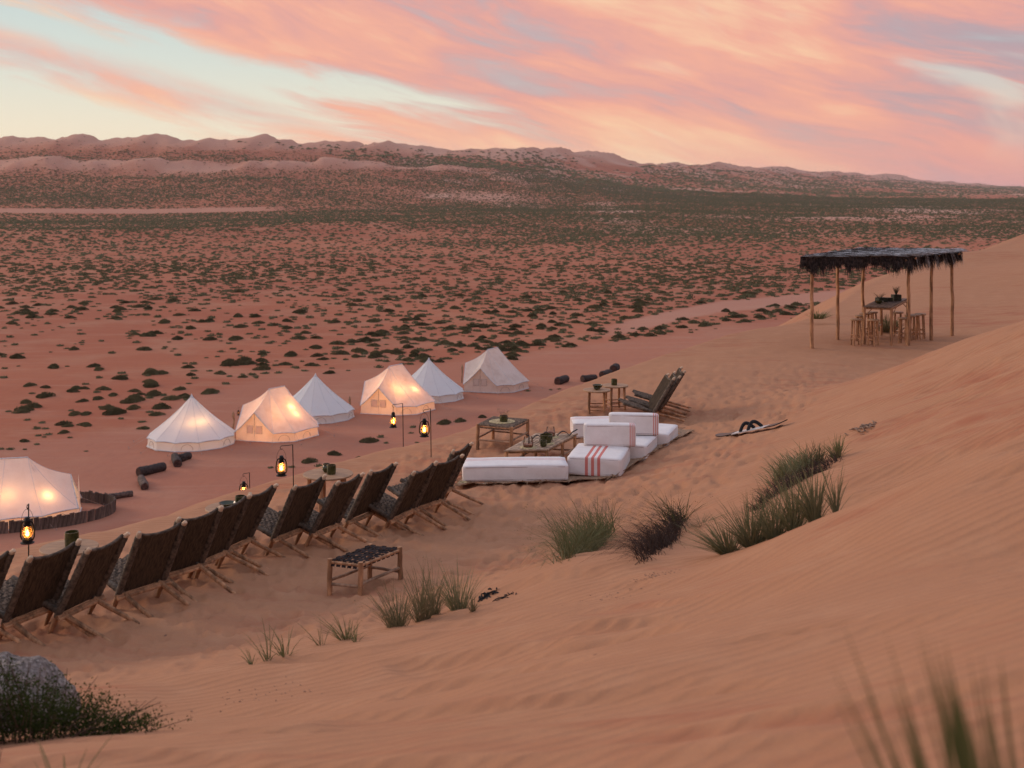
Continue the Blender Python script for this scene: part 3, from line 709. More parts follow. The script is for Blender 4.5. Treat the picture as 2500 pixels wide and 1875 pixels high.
# cord-woven stool table at the crest
st, L, z0, cen = post_table([(-.58, 20.9), (-.01, 20.64), (.27, 21.35), (-.33, 21.6)], .40, 'square stool table with a grey cord-woven top and straw mat, by the dune edge', 'table', 'stool_table', .03, (.13, .16))
V = []; n = 44
for j in range(n + 1):
    for i in range(n + 1):
        u, v = -.01 + 1.02 * i / n, -.01 + 1.02 * j / n; p = lerp4(L, u, v); ed = min(i, j, n - i, n - j)
        zz = .402 + .005 * ((i + j // 2) % 2) - .018 * math.sin(math.pi * min(max(u, 0), 1)) * math.sin(math.pi * min(max(v, 0), 1)) - (.012 if ed == 0 else 0)
        V.append((p.x, p.y, zz))
nV = len(V); ring = [(i, 0) for i in range(n + 1)] + [(n, j) for j in range(1, n + 1)] + [(i, n) for i in range(n - 1, -1, -1)] + [(0, j) for j in range(n - 1, 0, -1)]
Fs = [(j * (n + 1) + i, j * (n + 1) + i + 1, (j + 1) * (n + 1) + i + 1, (j + 1) * (n + 1) + i) for j in range(n) for i in range(n)]
for q_, (i, j) in enumerate(ring):
    p = lerp4(L, -.02 + 1.04 * i / n, -.02 + 1.04 * j / n); sagz = .035 * (1 - abs(2 * ((i if j in (0, n) else j) / n) - 1)); V.append((p.x, p.y, .335 + .01 * (q_ % 2) - sagz * .3))
for q_ in range(len(ring)):
    i, j = ring[q_]; i2, j2 = ring[(q_ + 1) % len(ring)]
    Fs.append((j * (n + 1) + i, nV + q_, nV + (q_ + 1) % len(ring), j2 * (n + 1) + i2))
m = MB(); m.add(V, Fs); m.build('woven_top', cord_seat, st)
top = Vector((cen.x, cen.y, z0 + .392))
m = MB(); m.lathe([(.001, .0), (.22, .0), (.225, .008), (.20, .016), (.17, .009), (.14, .015), (.11, .009), (.08, .015), (.05, .01), (.001, .014)], 40)
pm = tag(m.build('placemat', straw), 'round pale straw mat under a green cup on the cord-woven stool', 'placemat'); pm.location = top + Vector((-.01, .02, 0))
cpo = cup(top + Vector((.02, -.02, .016)), .07, .10, 'squat green cup holding dry wispy twigs on the straw mat')
def sprig(loc, n, h, spread, label, cat, mat, r=.0016, name='dry_twigs', heads=True):
    m = MB()
    for k in range(n):
        a = random.random() * 6.28; s = random.random() ** .7 * spread; hh = h * random.uniform(.5, 1)
        p0 = Vector((math.cos(a), math.sin(a), 0)) * .015; p2 = Vector((math.cos(a) * s, math.sin(a) * s, hh)); p1 = (p0 + p2) / 2 + Vector((0, 0, .12 * hh))
        m.tube([p0, p1, p2], [r, r * .8, r * .4], 4, cap=False)
        if heads:
            for _ in range(3):
                q = p2 + Vector([random.uniform(-.012, .012) for _ in range(3)]); m.box(q, (.006, .006, .008))
    o = m.build(name, mat, smooth=False); o.location = loc; return tag(o, label, cat)
twig_m = material('dry_twig', (0.30, 0.19, 0.13), 0.9, .2)
sprig(top + Vector((.02, -.02, .03)), 26, .20, .13, 'wispy dry twigs standing in the squat green cup on the straw mat', 'twigs', twig_m)

# ---------------------------------------------------------------- low slatted table
c4 = quadXY([(1236, 1095.6), (1335, 1093.6), (1403, 1057.6), (1306, 1056)], 4.08)
c4 = [(c4[0][0], c4[0][1]), (c4[1][0], c4[1][1]), (c4[2][0], c4[2][1]), (c4[2][0] - .64, c4[2][1] + .06)]
lt_, L, z0, cen = post_table(c4, .345, 'long low coffee table with a top of pale wooden slats, between the white cushions', 'table', 'coffee_table', .028, (.09, .11))
for s in (0, 1):
    p = lerp4(L, s, .55); m = MB(); m.tube([(p.x, p.y, -.05), (p.x, p.y, .335)], .026, 8); m.build('leg', wood, lt_)
slat_m = material('pale_slat_wood', (0.42, 0.28, 0.185), 0.75, 0.25, 12, .3, 60, obj_var=.2)
for k in range(16):
    u0 = -.02 + 1.04 * k / 16; u1 = u0 + 1.04 / 16 * .88; m = MB(); zz = .350 + random.uniform(-.003, .003)
    a, b, c_, d_ = lerp4(L, u0, -.03), lerp4(L, u1, -.03), lerp4(L, u1, 1.03), lerp4(L, u0, 1.03)
    V = [(p.x, p.y, zz - .012) for p in (a, b, c_, d_)] + [(p.x, p.y, zz) for p in (a, b, c_, d_)]
    m.add(V, [(3, 2, 1, 0), (4, 5, 6, 7), (0, 1, 5, 4), (1, 2, 6, 5), (2, 3, 7, 6), (3, 0, 4, 7)]); m.build('slat', slat_m, lt_, smooth=False)
for (u, v) in ((0, -.035), (1, -.035)):
    pass
a, b = lerp4(L, -.03, -.04), lerp4(L, 1.03, -.04); m = MB(); m.tube([(a.x, a.y, .343), (b.x, b.y, .343)], .016, 7); m.build('edge_bar', wood2, lt_)
a, b = lerp4(L, 1.035, -.04), lerp4(L, 1.035, 1.04); m = MB(); m.tube([(a.x, a.y, .343), (b.x, b.y, .343)], .016, 7); m.build('edge_bar', wood2, lt_)
T0 = Vector((cen.x, cen.y, z0 + .353))
def on(u, v, dz=0):
    p = lerp4(L, u, v); return T0 + Vector((p.x, p.y, dz))
def mat_round(loc, r, label):
    m = MB(); seg = 30; V = [(0, 0, .006)]; Fs = []
    for k in range(seg):
        a = 6.283 * k / seg
        for rr, zz in ((r * .6, .009), (r, .006), (r * random.uniform(1.0, 1.12), 0)): V.append((math.cos(a) * rr, math.sin(a) * rr, zz))
    for k in range(seg):
        q = 1 + 3 * k; q2 = 1 + 3 * ((k + 1) % seg); Fs += [(0, q, q2), (q, q + 1, q2 + 1, q2), (q + 1, q + 2, q2 + 2, q2 + 1)]
    m.add(V, Fs); o = m.build('placemat', straw); o.location = loc; return tag(o, label, 'placemat', 'frayed straw mats on the coffee table')
mat_round(on(.45, .12), .13, 'frayed straw mat under the glass vase at the near end of the low table')
mat_round(on(.78, .36), .10, 'frayed straw mat under the green pot in the middle of the low table')
mat_round(on(.55, .78), .13, 'frayed straw mat under the far glass vase on the low table')
glass = bpy.data.materials.new('clear_glass'); glass.use_nodes = True
gb = glass.node_tree.nodes['Principled BSDF']; gb.inputs['Transmission Weight'].default_value = 1.0; gb.inputs['Roughness'].default_value = .02; gb.inputs['IOR'].default_value = 1.45; gb.inputs['Base Color'].default_value = (1, 1, 1, 1)
thin = bpy.data.materials.new('thin_glass'); thin.use_nodes = True; tb = NB(thin.node_tree); thin.node_tree.nodes.clear()
to = tb.n('ShaderNodeOutputMaterial'); tr = tb.n('ShaderNodeBsdfTransparent'); gl = tb.n('ShaderNodeBsdfGlossy'); gl.inputs['Roughness'].default_value = .05
fr = tb.n('ShaderNodeFresnel'); fr.inputs[0].default_value = 1.45; mx = tb.n('ShaderNodeMixShader'); tb.L.new(fr.outputs[0], mx.inputs[0]); tb.L.new(tr.outputs[0], mx.inputs[1]); tb.L.new(gl.outputs[0], mx.inputs[2]); tb.L.new(mx.outputs[0], to.inputs[0])
tr.inputs[0].default_value = (.93, .93, .93, 1)
vsand = material('vase_sand', (0.36, 0.18, 0.125), .9, .15)
def vase(loc, r, h, fill, label):
    root = empty('glass_vase', loc, 0, label, 'vase')
    m = MB(); m.lathe([(.001, 0), (r * .9, 0), (r * 1.02, .012), (r * 1.05, h * .4), (r * .92, h * .8), (r * .86, h), (r * .84, h)], 26); m.build('glass_wall', thin, root)
    m = MB(); m.lathe([(.001, .004), (r * .88, .004), (r * .99, .014), (r * 1.0, fill * .9), (r * .5, fill * 1.05), (.001, fill)], 24); m.build('sand_fill', vsand, root); return root
vase(on(.45, .12, .01), .078, .155, .045, 'clear glass vase with a little sand, at the near end of the low table')
vase(on(.52, .80, .01), .072, .15, .08, 'clear glass vase half filled with sand, at the far end of the low table')
m = MB(); m.tube([(0, 0, .06), (.0, .0, .17), (-.01, .0, .19), (-.05, .0, .195)], .010, 6); o = m.build('incense_stick', black_m); o.location = on(.47, .12, 0); tag(o, 'dark bent stick rising out of the near glass vase', 'stick')
m = MB(); m.lathe([(.001, 0), (.07, 0), (.075, .02), (.10, .06), (.105, .125), (.097, .125), (.09, .06), (.001, .03)], 28); o = m.build('pot', green); o.location = on(.70, .40, .008); tag(o, 'big green glazed pot in the middle of the low coffee table', 'pot')
cup(on(.80, .16, .006), .052, .09, 'small green beaker beside the near vase on the low table', flare=1.12)
def ribbon(loc, pts, w_, label, rz=0):
    m = MB(); V = []
    for p in pts:
        V += [(p[0], p[1] - w_ / 2, p[2]), (p[0], p[1] + w_ / 2, p[2]), (p[0], p[1] + w_ / 2, p[2] + .012), (p[0], p[1] - w_ / 2, p[2] + .012)]
    Fs = []
    for k in range(len(pts) - 1):
        for q in range(4): Fs.append((4 * k + q, 4 * k + (q + 1) % 4, 4 * k + 4 + (q + 1) % 4, 4 * k + 4 + q))
    m.add(V, Fs); o = m.build('strap_loop', black_m); o.location = loc; o.rotation_euler = (0, 0, rz); return tag(o, label, 'strap')
arc = lambda w_, h: [(w_ * (t / 10 - .5), 0, h * math.sin(math.pi * t / 10)) for t in range(11)]
ribbon(on(.42, .46, .002), arc(.20, .10), .05, 'black padded strap loop left of the big green pot', .15)
ribbon(on(.62, .50, .002), arc(.22, .14), .05, 'black padded strap loop arching up behind the big green pot', .1)
ribbon(on(.80, .86, .002), arc(.20, .07) + [(.16, .02, .05), (.24, .03, .09)], .05, 'black padded strap lying right of the far glass vase', .1)
# ---------------------------------------------------------------- floor cushions on a burlap rug
def cushion_material(name, axis, centre, stripe_w, gap, faint=1.0, length=None):
    m = bpy.data.materials.new(name); m.use_nodes = True; nt = m.node_tree; nt.nodes.clear(); b = NB(nt)
    p = b.n('ShaderNodeBsdfPrincipled'); o = b.n('ShaderNodeOutputMaterial'); b.L.new(p.outputs[0], o.inputs[0])
    ob = b.n('ShaderNodeTexCoord').outputs['Object']; xyz = b.xyz(ob); v = xyz[axis]
    v = b.m('SUBTRACT', v, centre); f = None
    for k in (-1, 0, 1):
        s = b.m('LESS_THAN', b.m('ABSOLUTE', b.m('SUBTRACT', v, k * gap)), stripe_w / 2)
        f = s if f is None else b.m('MAXIMUM', f, s)
    nz = b.noise(ob, 6, 4, .6); wv = b.noise(ob, 260, 2, .5)
    base = b.mix(b.ss(nz, .3, .75), (0.78, 0.72, 0.69), (0.71, 0.65, 0.62))
    base = b.mix(b.m('MULTIPLY', b.ss(wv, .45, .7), .25), base, (0.50, 0.45, 0.43))
    c = b.mix(b.m('MULTIPLY', f, .92 * faint), base, (0.58, 0.15, 0.12))
    b.L.new(c, p.inputs['Base Color']); p.inputs['Roughness'].default_value = .95; p.inputs['Specular IOR Level'].default_value = .1
    bn = b.n('ShaderNodeBump'); bn.inputs['Strength'].default_value = .5; bn.inputs['Distance'].default_value = .02
    b.L.new(b.m('ADD', b.m('MULTIPLY', b.noise(ob, 5, 3, .6), 1.0), b.m('MULTIPLY', wv, .1)), bn.inputs['Height']); b.L.new(bn.outputs[0], p.inputs['Normal'])
    return m
def soft_block(sx, sy, sz, seed, rad=.032, puff=.008):
    """a stuffed block: rounded box with slightly bulging, uneven faces"""
    n = 14; V = []; Fs = []; idx = {}
    def key(i, j, k):
        if (i, j, k) in idx: return idx[(i, j, k)]
        t = [i / n, j / n, k / n]; p = []
        S = (sx, sy, sz)
        q = [math.sin((c - .5) * math.pi * .5) / math.sin(math.pi * .25) for c in t]
        pos = [q[a] * S[a] / 2 for a in range(3)]
        # round edges
        inner = [max(-(S[a] / 2 - rad), min(S[a] / 2 - rad, pos[a])) for a in range(3)]
        d = Vector([pos[a] - inner[a] for a in range(3)])
        if d.length > 1e-6: d = d.normalized() * rad
        P = Vector(inner) + d
        bul = puff * (math.cos(q[0] * math.pi / 2) * (abs(q[1]) > .99 or abs(q[2]) > .99) + 0) * math.cos(q[1] * math.pi / 2 * (abs(q[1]) < .99)) * math.cos(q[2] * math.pi / 2 * (abs(q[2]) < .99))
        nrm = d.normalized() if d.length > 1e-6 else Vector((0, 0, 1))
        ns = (vn3(P * 4.0, seed) - .5) * .010
        P = P + nrm * (bul + ns); idx[(i, j, k)] = len(V); V.append(P); return idx[(i, j, k)]
    for a in range(n):
        for b in range(n):
            for (f, fl) in ((lambda u, v: (u, v, 0), 1), (lambda u, v: (u, v, n), 0), (lambda u, v: (u, 0, v), 0), (lambda u, v: (u, n, v), 1), (lambda u, v: (0, u, v), 1), (lambda u, v: (n, u, v), 0)):
                q = [key(*f(a, b)), key(*f(a + 1, b)), key(*f(a + 1, b + 1)), key(*f(a, b + 1))]
                Fs.append(tuple(q[::-1]) if fl else tuple(q))
    m = MB(); m.add(V, Fs); return m
def vn3(p, s): return float(vnoise(np.array([p.x + p.z * 1.7 + s * 3.1]), np.array([p.y - p.z * 1.3 + s * 1.7]), s)[0])
piping_m = material('cushion_seam', (0.44, 0.36, 0.35), .9, .1)
zf = float(near_base(np.array([1.6]), np.array([19.6]))[0][0])
def cushion(cx, cy, zb, sx, sy, sz, rz, mat, label, group='white floor cushions', name='floor_cushion', seed=1):
    o = soft_block(sx, sy, sz, seed).build(name, mat, recalc=True, auto=0); o.location = (cx, cy, zb + sz / 2); o.rotation_euler = (0, 0, rz)
    tag(o, label, 'cushion', group)
    m = MB(); q = .012
    for zz in (-sz / 2 + .03, sz / 2 - .03):
        cs = [(-sx / 2 + .05, -sy / 2 + q * 0), (sx / 2 - .05, -sy / 2), (sx / 2, -sy / 2 + .05), (sx / 2, sy / 2 - .05), (sx / 2 - .05, sy / 2), (-sx / 2 + .05, sy / 2), (-sx / 2, sy / 2 - .05), (-sx / 2, -sy / 2 + .05), (-sx / 2 + .05, -sy / 2)]
        m.tube([(x * .992, y * .992, zz) for x, y in cs], .006, 5, cap=False)
    m.build('seam', piping_m, o); return o
stx = cushion_material('white_canvas_stripes_across', 0, -0.02, .046, .094)
st_long = cushion_material('white_canvas_stripes_along', 1, 0.10, .022, .05, .55)
st_end = cushion_material('white_canvas_stripes_end', 0, 0.352, .014, .030)
st_none = cushion_material('white_canvas_plain', 0, 9.0, .026, .05)
A2 = R(-16)                      # the three seats step away to the right
u = Vector((math.sin(R(25)), math.cos(R(25)), 0))
zr0 = zf + .012
cushion(.04, 18.56, zr0, 1.58, .58, .245, R(3), st_long, 'long white floor cushion with faint pink lines, front left on the rug', seed=2)
cushion(1.36, 19.14, zr0, .84, 1.06, .28, R(-13), stx, 'white floor cushion with three bold red stripes, front middle of the rug', seed=3)
cushion(1.90, 20.10, zr0, .80, .92, .27, R(-18), st_none, 'plain white floor cushion behind the red-striped one, second along the right side', seed=4)
cushion(2.36, 20.98, zr0, .80, .90, .27, R(-18), st_none, 'rearmost plain white floor cushion at the right end of the rug', seed=5)
cushion(1.80, 21.75, zr0, 1.50, .62, .27, R(2), st_long, 'long white floor cushion along the far side of the rug, mostly behind back cushions', seed=6)
cushion(1.55, 19.50, zr0 + .28, .82, .17, .35, R(-4), st_end, 'upright white back cushion with red edge stripes, nearer one on the striped seat', 'upright back cushions', 'back_cushion', 7)
cushion(2.02, 20.38, zr0 + .28, .82, .17, .35, R(-4), st_end, 'upright white back cushion with red edge stripes, farther and higher one', 'upright back cushions', 'back_cushion', 8)
# rug
pl = [PH(1120, 1189, 4.4), PH(1300, 1184, 4.4), PH(1478, 1177, 4.4), PH(1500, 1172, 4.4), PH(1600, 1118, 4.4), PH(1695, 1063, 4.36), (2.75, 22.2, 0), (1.9, 22.3, 0), (1.35, 21.4, 0), (1.0, 19.45, 0), (-.72, 19.0, 0)]
V = []; nb2 = len(pl)
ctr_ = Vector((1.6, 19.6, 0)); rings = []
for fr_ in (0, .5, .9, .975, 1.0):
    for k in range(nb2 * 6):
        a, b = pl[k // 6], pl[(k // 6 + 1) % nb2]; t = (k % 6) / 6
        x, y = a[0] * (1 - t) + b[0] * t, a[1] * (1 - t) + b[1] * t
        if fr_ == 1.0: q = .05 * random.uniform(-1, 1); x += q * .5; y += q
        px_, py_ = ctr_.x + (x - ctr_.x) * fr_, ctr_.y + (y - ctr_.y) * fr_
        g_ = float(near_base(np.array([px_]), np.array([py_]))[0][0])
        zz = g_ + .022 + (.03 * abs(math.sin(k * 1.7)) if fr_ >= .975 else 0) + (.02 * random.random() if fr_ == 1 else 0)
        V.append((px_, py_, zz))
n = nb2 * 6; Fs = [(r_ * n + k, r_ * n + (k + 1) % n, (r_ + 1) * n + (k + 1) % n, (r_ + 1) * n + k) for r_ in range(4) for k in range(n)]
Vb = [(x, y, z - .012) for x, y, z in V[-n:]]; V2 = V + Vb
Fs += [(4 * n + k, 4 * n + (k + 1) % n, 5 * n + (k + 1) % n, 5 * n + k) for k in range(n)]
m = MB(); m.add(V2, Fs); rug = tag(m.build('burlap_rug', burlap), 'wide brown burlap rug with frayed edges under the white cushions', 'rug')
fr_m = MB()
for k in range(260):
    q = random.random() * n; a = Vector(V[4 * n + int(q) % n]); b = Vector(V[4 * n + (int(q) + 1) % n])
    if a.y > 22: continue
    p = a.lerp(b, q % 1); d = (p - Vector((ctr_.x, ctr_.y, p.z))).normalized() + Vector((random.uniform(-.7, .7), random.uniform(-.7, .7), random.uniform(-.1, .5)))
    fr_m.tube([p, p + d * .05, p + d * .09 + Vector((0, 0, -.02))], [.004, .004, .002], 4, cap=False)
tag(fr_m.build('fringe', burlap, rug, smooth=False), kind='stuff')
# ---------------------------------------------------------------- hurricane lanterns on hooked poles
flame_m = bpy.data.materials.new('lantern_glow'); flame_m.use_nodes = True
fb = flame_m.node_tree.nodes['Principled BSDF']; fb.inputs['Emission Color'].default_value = (1.0, .50, .12, 1); fb.inputs['Emission Strength'].default_value = 26; fb.inputs['Base Color'].default_value = (1, .6, .2, 1)
lglass = bpy.data.materials.new('lit_lantern_glass'); lglass.use_nodes = True; lb = NB(lglass.node_tree); lglass.node_tree.nodes.clear()
lo = lb.n('ShaderNodeOutputMaterial'); ltr = lb.n('ShaderNodeBsdfTransparent'); ltr.inputs[0].default_value = (1, .80, .50, 1); ltl = lb.n('ShaderNodeBsdfTranslucent'); ltl.inputs[0].default_value = (1.0, .55, .20, 1)
lgl = lb.n('ShaderNodeBsdfGlossy'); lgl.inputs['Roughness'].default_value = .08
m1 = lb.n('ShaderNodeMixShader'); m1.inputs[0].default_value = .10; lb.L.new(ltr.outputs[0], m1.inputs[1]); lb.L.new(ltl.outputs[0], m1.inputs[2])
m2 = lb.n('ShaderNodeMixShader'); m2.inputs[0].default_value = .07; lb.L.new(m1.outputs[0], m2.inputs[1]); lb.L.new(lgl.outputs[0], m2.inputs[2]); lb.L.new(m2.outputs[0], lo.inputs[0])
def lantern(loc, label, sc=1.0, rz=0.0, power=3.0, lit=True):
    root = empty('hurricane_lantern', loc, rz, label, 'lantern', 'black hurricane lanterns'); root.scale = (sc,) * 3
    m = MB(); m.lathe([(.001, -.155), (.078, -.155), (.080, -.148), (.060, -.140), (.056, -.105), (.045, -.098), (.040, -.088), (.001, -.088)], 20); m.build('oil_tank', iron, root)
    m = MB(); m.lathe([(.036, -.088), (.052, -.06), (.056, -.03), (.048, .01), (.034, .045), (.033, .05)], 20); m.build('glass_chimney', lglass, root)
    m = MB(); m.lathe([(.044, .045), (.046, .06), (.034, .066), (.033, .10), (.040, .104), (.040, .112), (.028, .125), (.026, .132), (.034, .140), (.001, .150)], 18, close=False); m.build('chimney_cap', iron, root)
    for s in (-1, 1):
        m = MB(); m.tube([(s * .045, 0, -.118), (s * .066, 0, -.11), (s * .079, 0, -.08), (s * .080, 0, -.03), (s * .070, 0, .05), (s * .058, 0, .085), (s * .034, 0, .098)], .0085, 7, flat=1.2); m.build('side_tube', iron, root)
    m = MB(); m.tube([(.072 * math.cos(math.pi * t / 14), 0, .085 + .155 * math.sin(math.pi * t / 14)) for t in range(15)], .0022, 5); m.build('bail', iron, root)
    m = MB(); m.lathe([(.001, -.078), (.016, -.068), (.020, -.050), (.012, -.022), (.001, .004)], 12); m.build('flame' if lit else 'wick', flame_m if lit else iron, root)
    m = MB()
    for a in range(4):
        c, s = math.cos(a * math.pi / 2 + .78) * .060, math.sin(a * math.pi / 2 + .78) * .060
        m.tube([(c * .8, s * .8, -.09), (c, s, -.03), (c * .72, s * .72, .045)], .0016, 4)
    m.tube([(.060 * math.cos(t * .5236), .060 * math.sin(t * .5236), -.03) for t in range(13)], .0016, 4); m.build('wire_guard', iron, root)
    if lit:
        ld = bpy.data.lights.new('lantern_light', 'POINT'); ld.energy = power * 2.0; ld.color = (1.0, .52, .18); ld.shadow_soft_size = .03
        lo_ = bpy.data.objects.new('lantern_light', ld); col.objects.link(lo_); lo_.parent = root; lo_.location = (0, 0, -.045)
    return root
def hook_pole(base, hang, label, lean=0.0, arm_up=.10):
    """iron pole from base up, its arm ending in a hook over the lantern's bail"""
    b = Vector(base); h = Vector(hang); top = Vector((b.x + lean, b.y, h.z + arm_up))
    m = MB(); m.tube([b - Vector((0, 0, .3)), b.lerp(top, .5), top], .0075, 7)
    d = (h - top); d.z = 0; L_ = d.length
    if L_ > .03:
        d.normalize(); e = Vector((h.x, h.y, h.z + .045)) 
        m.tube([top, top + d * L_ * .5 + Vector((0, 0, -.01)), e + d * .0 + Vector((0, 0, .005)), e + d * .02 + Vector((0, 0, -.02)), h + Vector((0, 0, -.005)), h - d * .015 + Vector((0, 0, .01))], .005, 6)
    else: m.tube([top, h], .005, 6)
    return tag(m.build('lantern_pole', iron), label, 'pole', 'iron lantern poles')
# (lantern centre px, Y), (pole base px), labels
for (lx, ly, Yl, bx, by, s, l1, l2, pw) in [
    (67, 1293, 14.3, 70, 1362, 1.0, 'lit black lantern hanging at the far left, in front of the big white tent', 'iron pole of the leftmost lantern, before the fenced tent', 2.4),
    (595, 1194, 23.0, 611, 1240, 1.0, 'small lit lantern half hidden behind the chair backs and green bowl', 'short iron pole behind the half-hidden lantern by the bowl', 2.4),
    (687, 1136, 18.3, 717, 1175, 1.0, 'lit lantern hanging above the round table with two pots, left of mid row', 'iron pole of the lantern between the bell tent and the pot table', 2.2),
    (960, 1024, 22.3, 985, 1090, .93, 'slim lit lantern without side frame seen edge-on, left one of the close pair', 'iron pole of the left lantern in the close pair before the glowing tent', 2.2),
    (1036, 1043, 20.4, 1053, 1077, 1.0, 'lit lantern on the right of the close pair before the glowing tent', 'iron pole of the right lantern in the close pair', 2.2)]:
    c = Vector(PY(lx, ly, Yl)); edge = s < 1
    lantern(c, l1, s, R(88) if edge else R(random.uniform(-12, 12)), pw)
    bY = Yl + .04; bb = Vector(((bx - CX) * bY / F, bY, 0)); bb.z = gz(bb.x, bb.y)
    hang = c + Vector((0, 0, .24 * s))
    hook_pole(bb, hang, l2, lean=(-.015 if lx > 100 else 0), arm_up=.06 if lx > 100 else .05)

# ---------------------------------------------------------------- sandboard
g = hit(1838, 1058, 15); a = PY(1752, 1071, 19.6); b = PY(1924, 1033, 20.4)
ga, gb_ = hit(1752, 1072, 15), hit(1924, 1036, 15)
sbp = (ga + gb_) / 2; dv = gb_ - ga; ln = dv.length
sb = empty('sandboard', sbp, 0, 'black and white sandboard with two foot straps lying on the slope', 'sandboard')
X_ = dv.normalized(); nrm = (slope_rot(sbp.x, sbp.y, .5) @ Vector((0, 0, 1))); Yv_ = nrm.cross(X_).normalized(); Zv_ = X_.cross(Yv_)
sb.matrix_world = Matrix.Translation(sbp + Zv_ * .03) @ Matrix((X_, Yv_, Zv_)).transposed().to_4x4()
board_w = material('white_board', (.55, .52, .50), .4, .1); board_b = material('black_board', (.012, .011, .012), .35, .2)
def board_sec(x0, x1, zt):
    V = []; n = 16; m = MB()
    for i in range(n + 1):
        x = x0 + (x1 - x0) * i / n; t = abs(x) / (ln / 2); wdt = .135 * (1 - max(0, (t - .80) / .2) ** 2.2) ** .5 * (1 - .10 * math.cos(min(t, 1) * 3.14) * 0 - .06 * (1 - t)) if t < 1 else 0.002
        zz = .10 * max(0, t - .68) ** 1.6 * 2.2
        V += [(x, -wdt, zz), (x, wdt, zz), (x, wdt, zz + zt), (x, -wdt, zz + zt)]
    Fs = [(4 * k + q, 4 * k + (q + 1) % 4, 4 * k + 4 + (q + 1) % 4, 4 * k + 4 + q) for k in range(n) for q in range(4)] + [(0, 1, 2, 3), (4 * n + 3, 4 * n + 2, 4 * n + 1, 4 * n)]
    m.add(V, Fs); return m
board_sec(-ln / 2 + .002, -ln * .24, .014).build('board_nose', board_b, sb, recalc=True); board_sec(-ln * .24, ln * .22, .014).build('board_deck', board_w, sb, recalc=True); board_sec(ln * .22, ln / 2 - .002, .014).build('board_tail', board_b, sb, recalc=True)
for xx in (-.075, .065):
    m = MB(); m.tube([(xx + (t / 12 - .5) * .16, -.10 + .20 * t / 12, .012 + .11 * math.sin(math.pi * t / 12)) for t in range(13)], .018, 8, flat=1.6); m.build('foot_strap', black_m, sb)
# ---------------------------------------------------------------- thatched pavilion
def P_on(px, py, h=4.41):
    x, y, _ = PH(px, py, h); return Vector((x, y, float(near_base(np.array([x]), np.array([y]))[0][0])))
pp = [P_on(*q) for q in ((1982.7, 851), (2045, 829), (2107, 812), (2218.7, 845), (2274, 831), (2325, 820))]
pz = sum(p.z for p in pp) / 6; roof_h = 2.40
pav = empty('thatched_pavilion', (sum(p.x for p in pp) / 6, sum(p.y for p in pp) / 6, pz), 0, 'open pavilion of thin wooden posts with a dark shaggy palm thatch roof', 'pavilion')
pc = Vector(pav.location)
for k, p in enumerate(pp):
    q = p - pc; m = MB(); top_ = (q.x, q.y, roof_h - .03)
    m.tube(wob((q.x, q.y, p.z - pc.z - .2), top_, 9, .016, 40 + k), [.052, .052, .050, .050, .048, .047, .046, .045, .043], 9); m.build('post', wood, pav)
for a, b in ((0, 1), (1, 2), (3, 4), (4, 5), (0, 3), (1, 4), (2, 5)):
    A_, B_ = pp[a] - pc, pp[b] - pc; d = (B_ - A_).normalized() * .22; d.z = 0
    m = MB(); m.tube(wob((A_.x - d.x, A_.y - d.y, roof_h + (.03 if b - a == 3 else -.02)), (B_.x + d.x, B_.y + d.y, roof_h + (.03 if b - a == 3 else -.02)), 5, .012, a * 7 + b), .036, 8); m.build('beam', wood, pav)
thatch_d = material('dark_palm_thatch', (0.040, 0.026, 0.022), .9, .5, 14, .4, 60)
thatch_g = material('grey_palm_frond', (0.50, 0.48, 0.48), .6, .5, 14, .3, 60, color2=(0.20, 0.19, 0.19))
LA, LC, LD, LF = pp[0] - pc, pp[2] - pc, pp[3] - pc, pp[5] - pc
def roofp(u, v):   # u left->right, v front->back, overhang included
    p = (LA * (1 - u) + LD * u) * (1 - v) + (LC * (1 - u) + LF * u) * v; return p
m = MB(); us = [-.07 + 1.14 * i / 14 for i in range(15)]; vv = [-.07 + 1.14 * i / 14 for i in range(15)]
V = []; 
for zz in (roof_h + .055, roof_h + .10):
    for v in vv:
        for u_ in us: p = roofp(u_, v); V.append((p.x, p.y, zz + .015 * math.sin(u_ * 9 + v * 7)))
Fs = []
for lay in (0, 225):
    for j in range(14):
        for i in range(14): q = lay + j * 15 + i; Fs.append((q, q + 1, q + 16, q + 15) if lay else (q + 15, q + 16, q + 1, q))
for i in range(14): Fs += [(i, i + 1, 225 + i + 1, 225 + i), (210 + i + 1, 210 + i, 435 + i, 435 + i + 1), ((i + 1) * 15, i * 15, 225 + i * 15, 225 + (i + 1) * 15), (i * 15 + 14, (i + 1) * 15 + 14, 225 + (i + 1) * 15 + 14, 225 + i * 15 + 14)]
m.add(V, Fs); m.build('thatch_deck', thatch_d, pav)
def blades(lst, name, mat, parent, kind='stuff', w0=.012):
    V = []; Fs = []
    for (p, d1, L_, w_, droop) in lst:
        d1 = d1.normalized(); s = d1.cross(Vector((0, 0, 1))); s = s.normalized() if s.length > .01 else Vector((1, 0, 0))
        s = (s + Vector([random.uniform(-.6, .6) for _ in range(3)])).normalized()
        b = len(V); p1 = p + d1 * L_ * .5 + Vector((0, 0, -droop * .3)); p2 = p + d1 * L_ + Vector((0, 0, -droop))
        V += [p - s * w_, p + s * w_, p1 + s * w_ * .8, p1 - s * w_ * .8, p2]
        Fs += [(b, b + 1, b + 2), (b, b + 2, b + 3), (b + 3, b + 2, b + 4)]
    me = np_mesh(name, np.array([tuple(v) for v in V]), np.array(Fs), mat, smooth=False); o = link(name, me, parent); 
    if kind: tag(o, kind=kind)
    return o
bl = []; bg_ = []
rr = random.Random(5); RV = lambda s: Vector((rr.uniform(-s, s), rr.uniform(-s, s), rr.uniform(-s, s)))
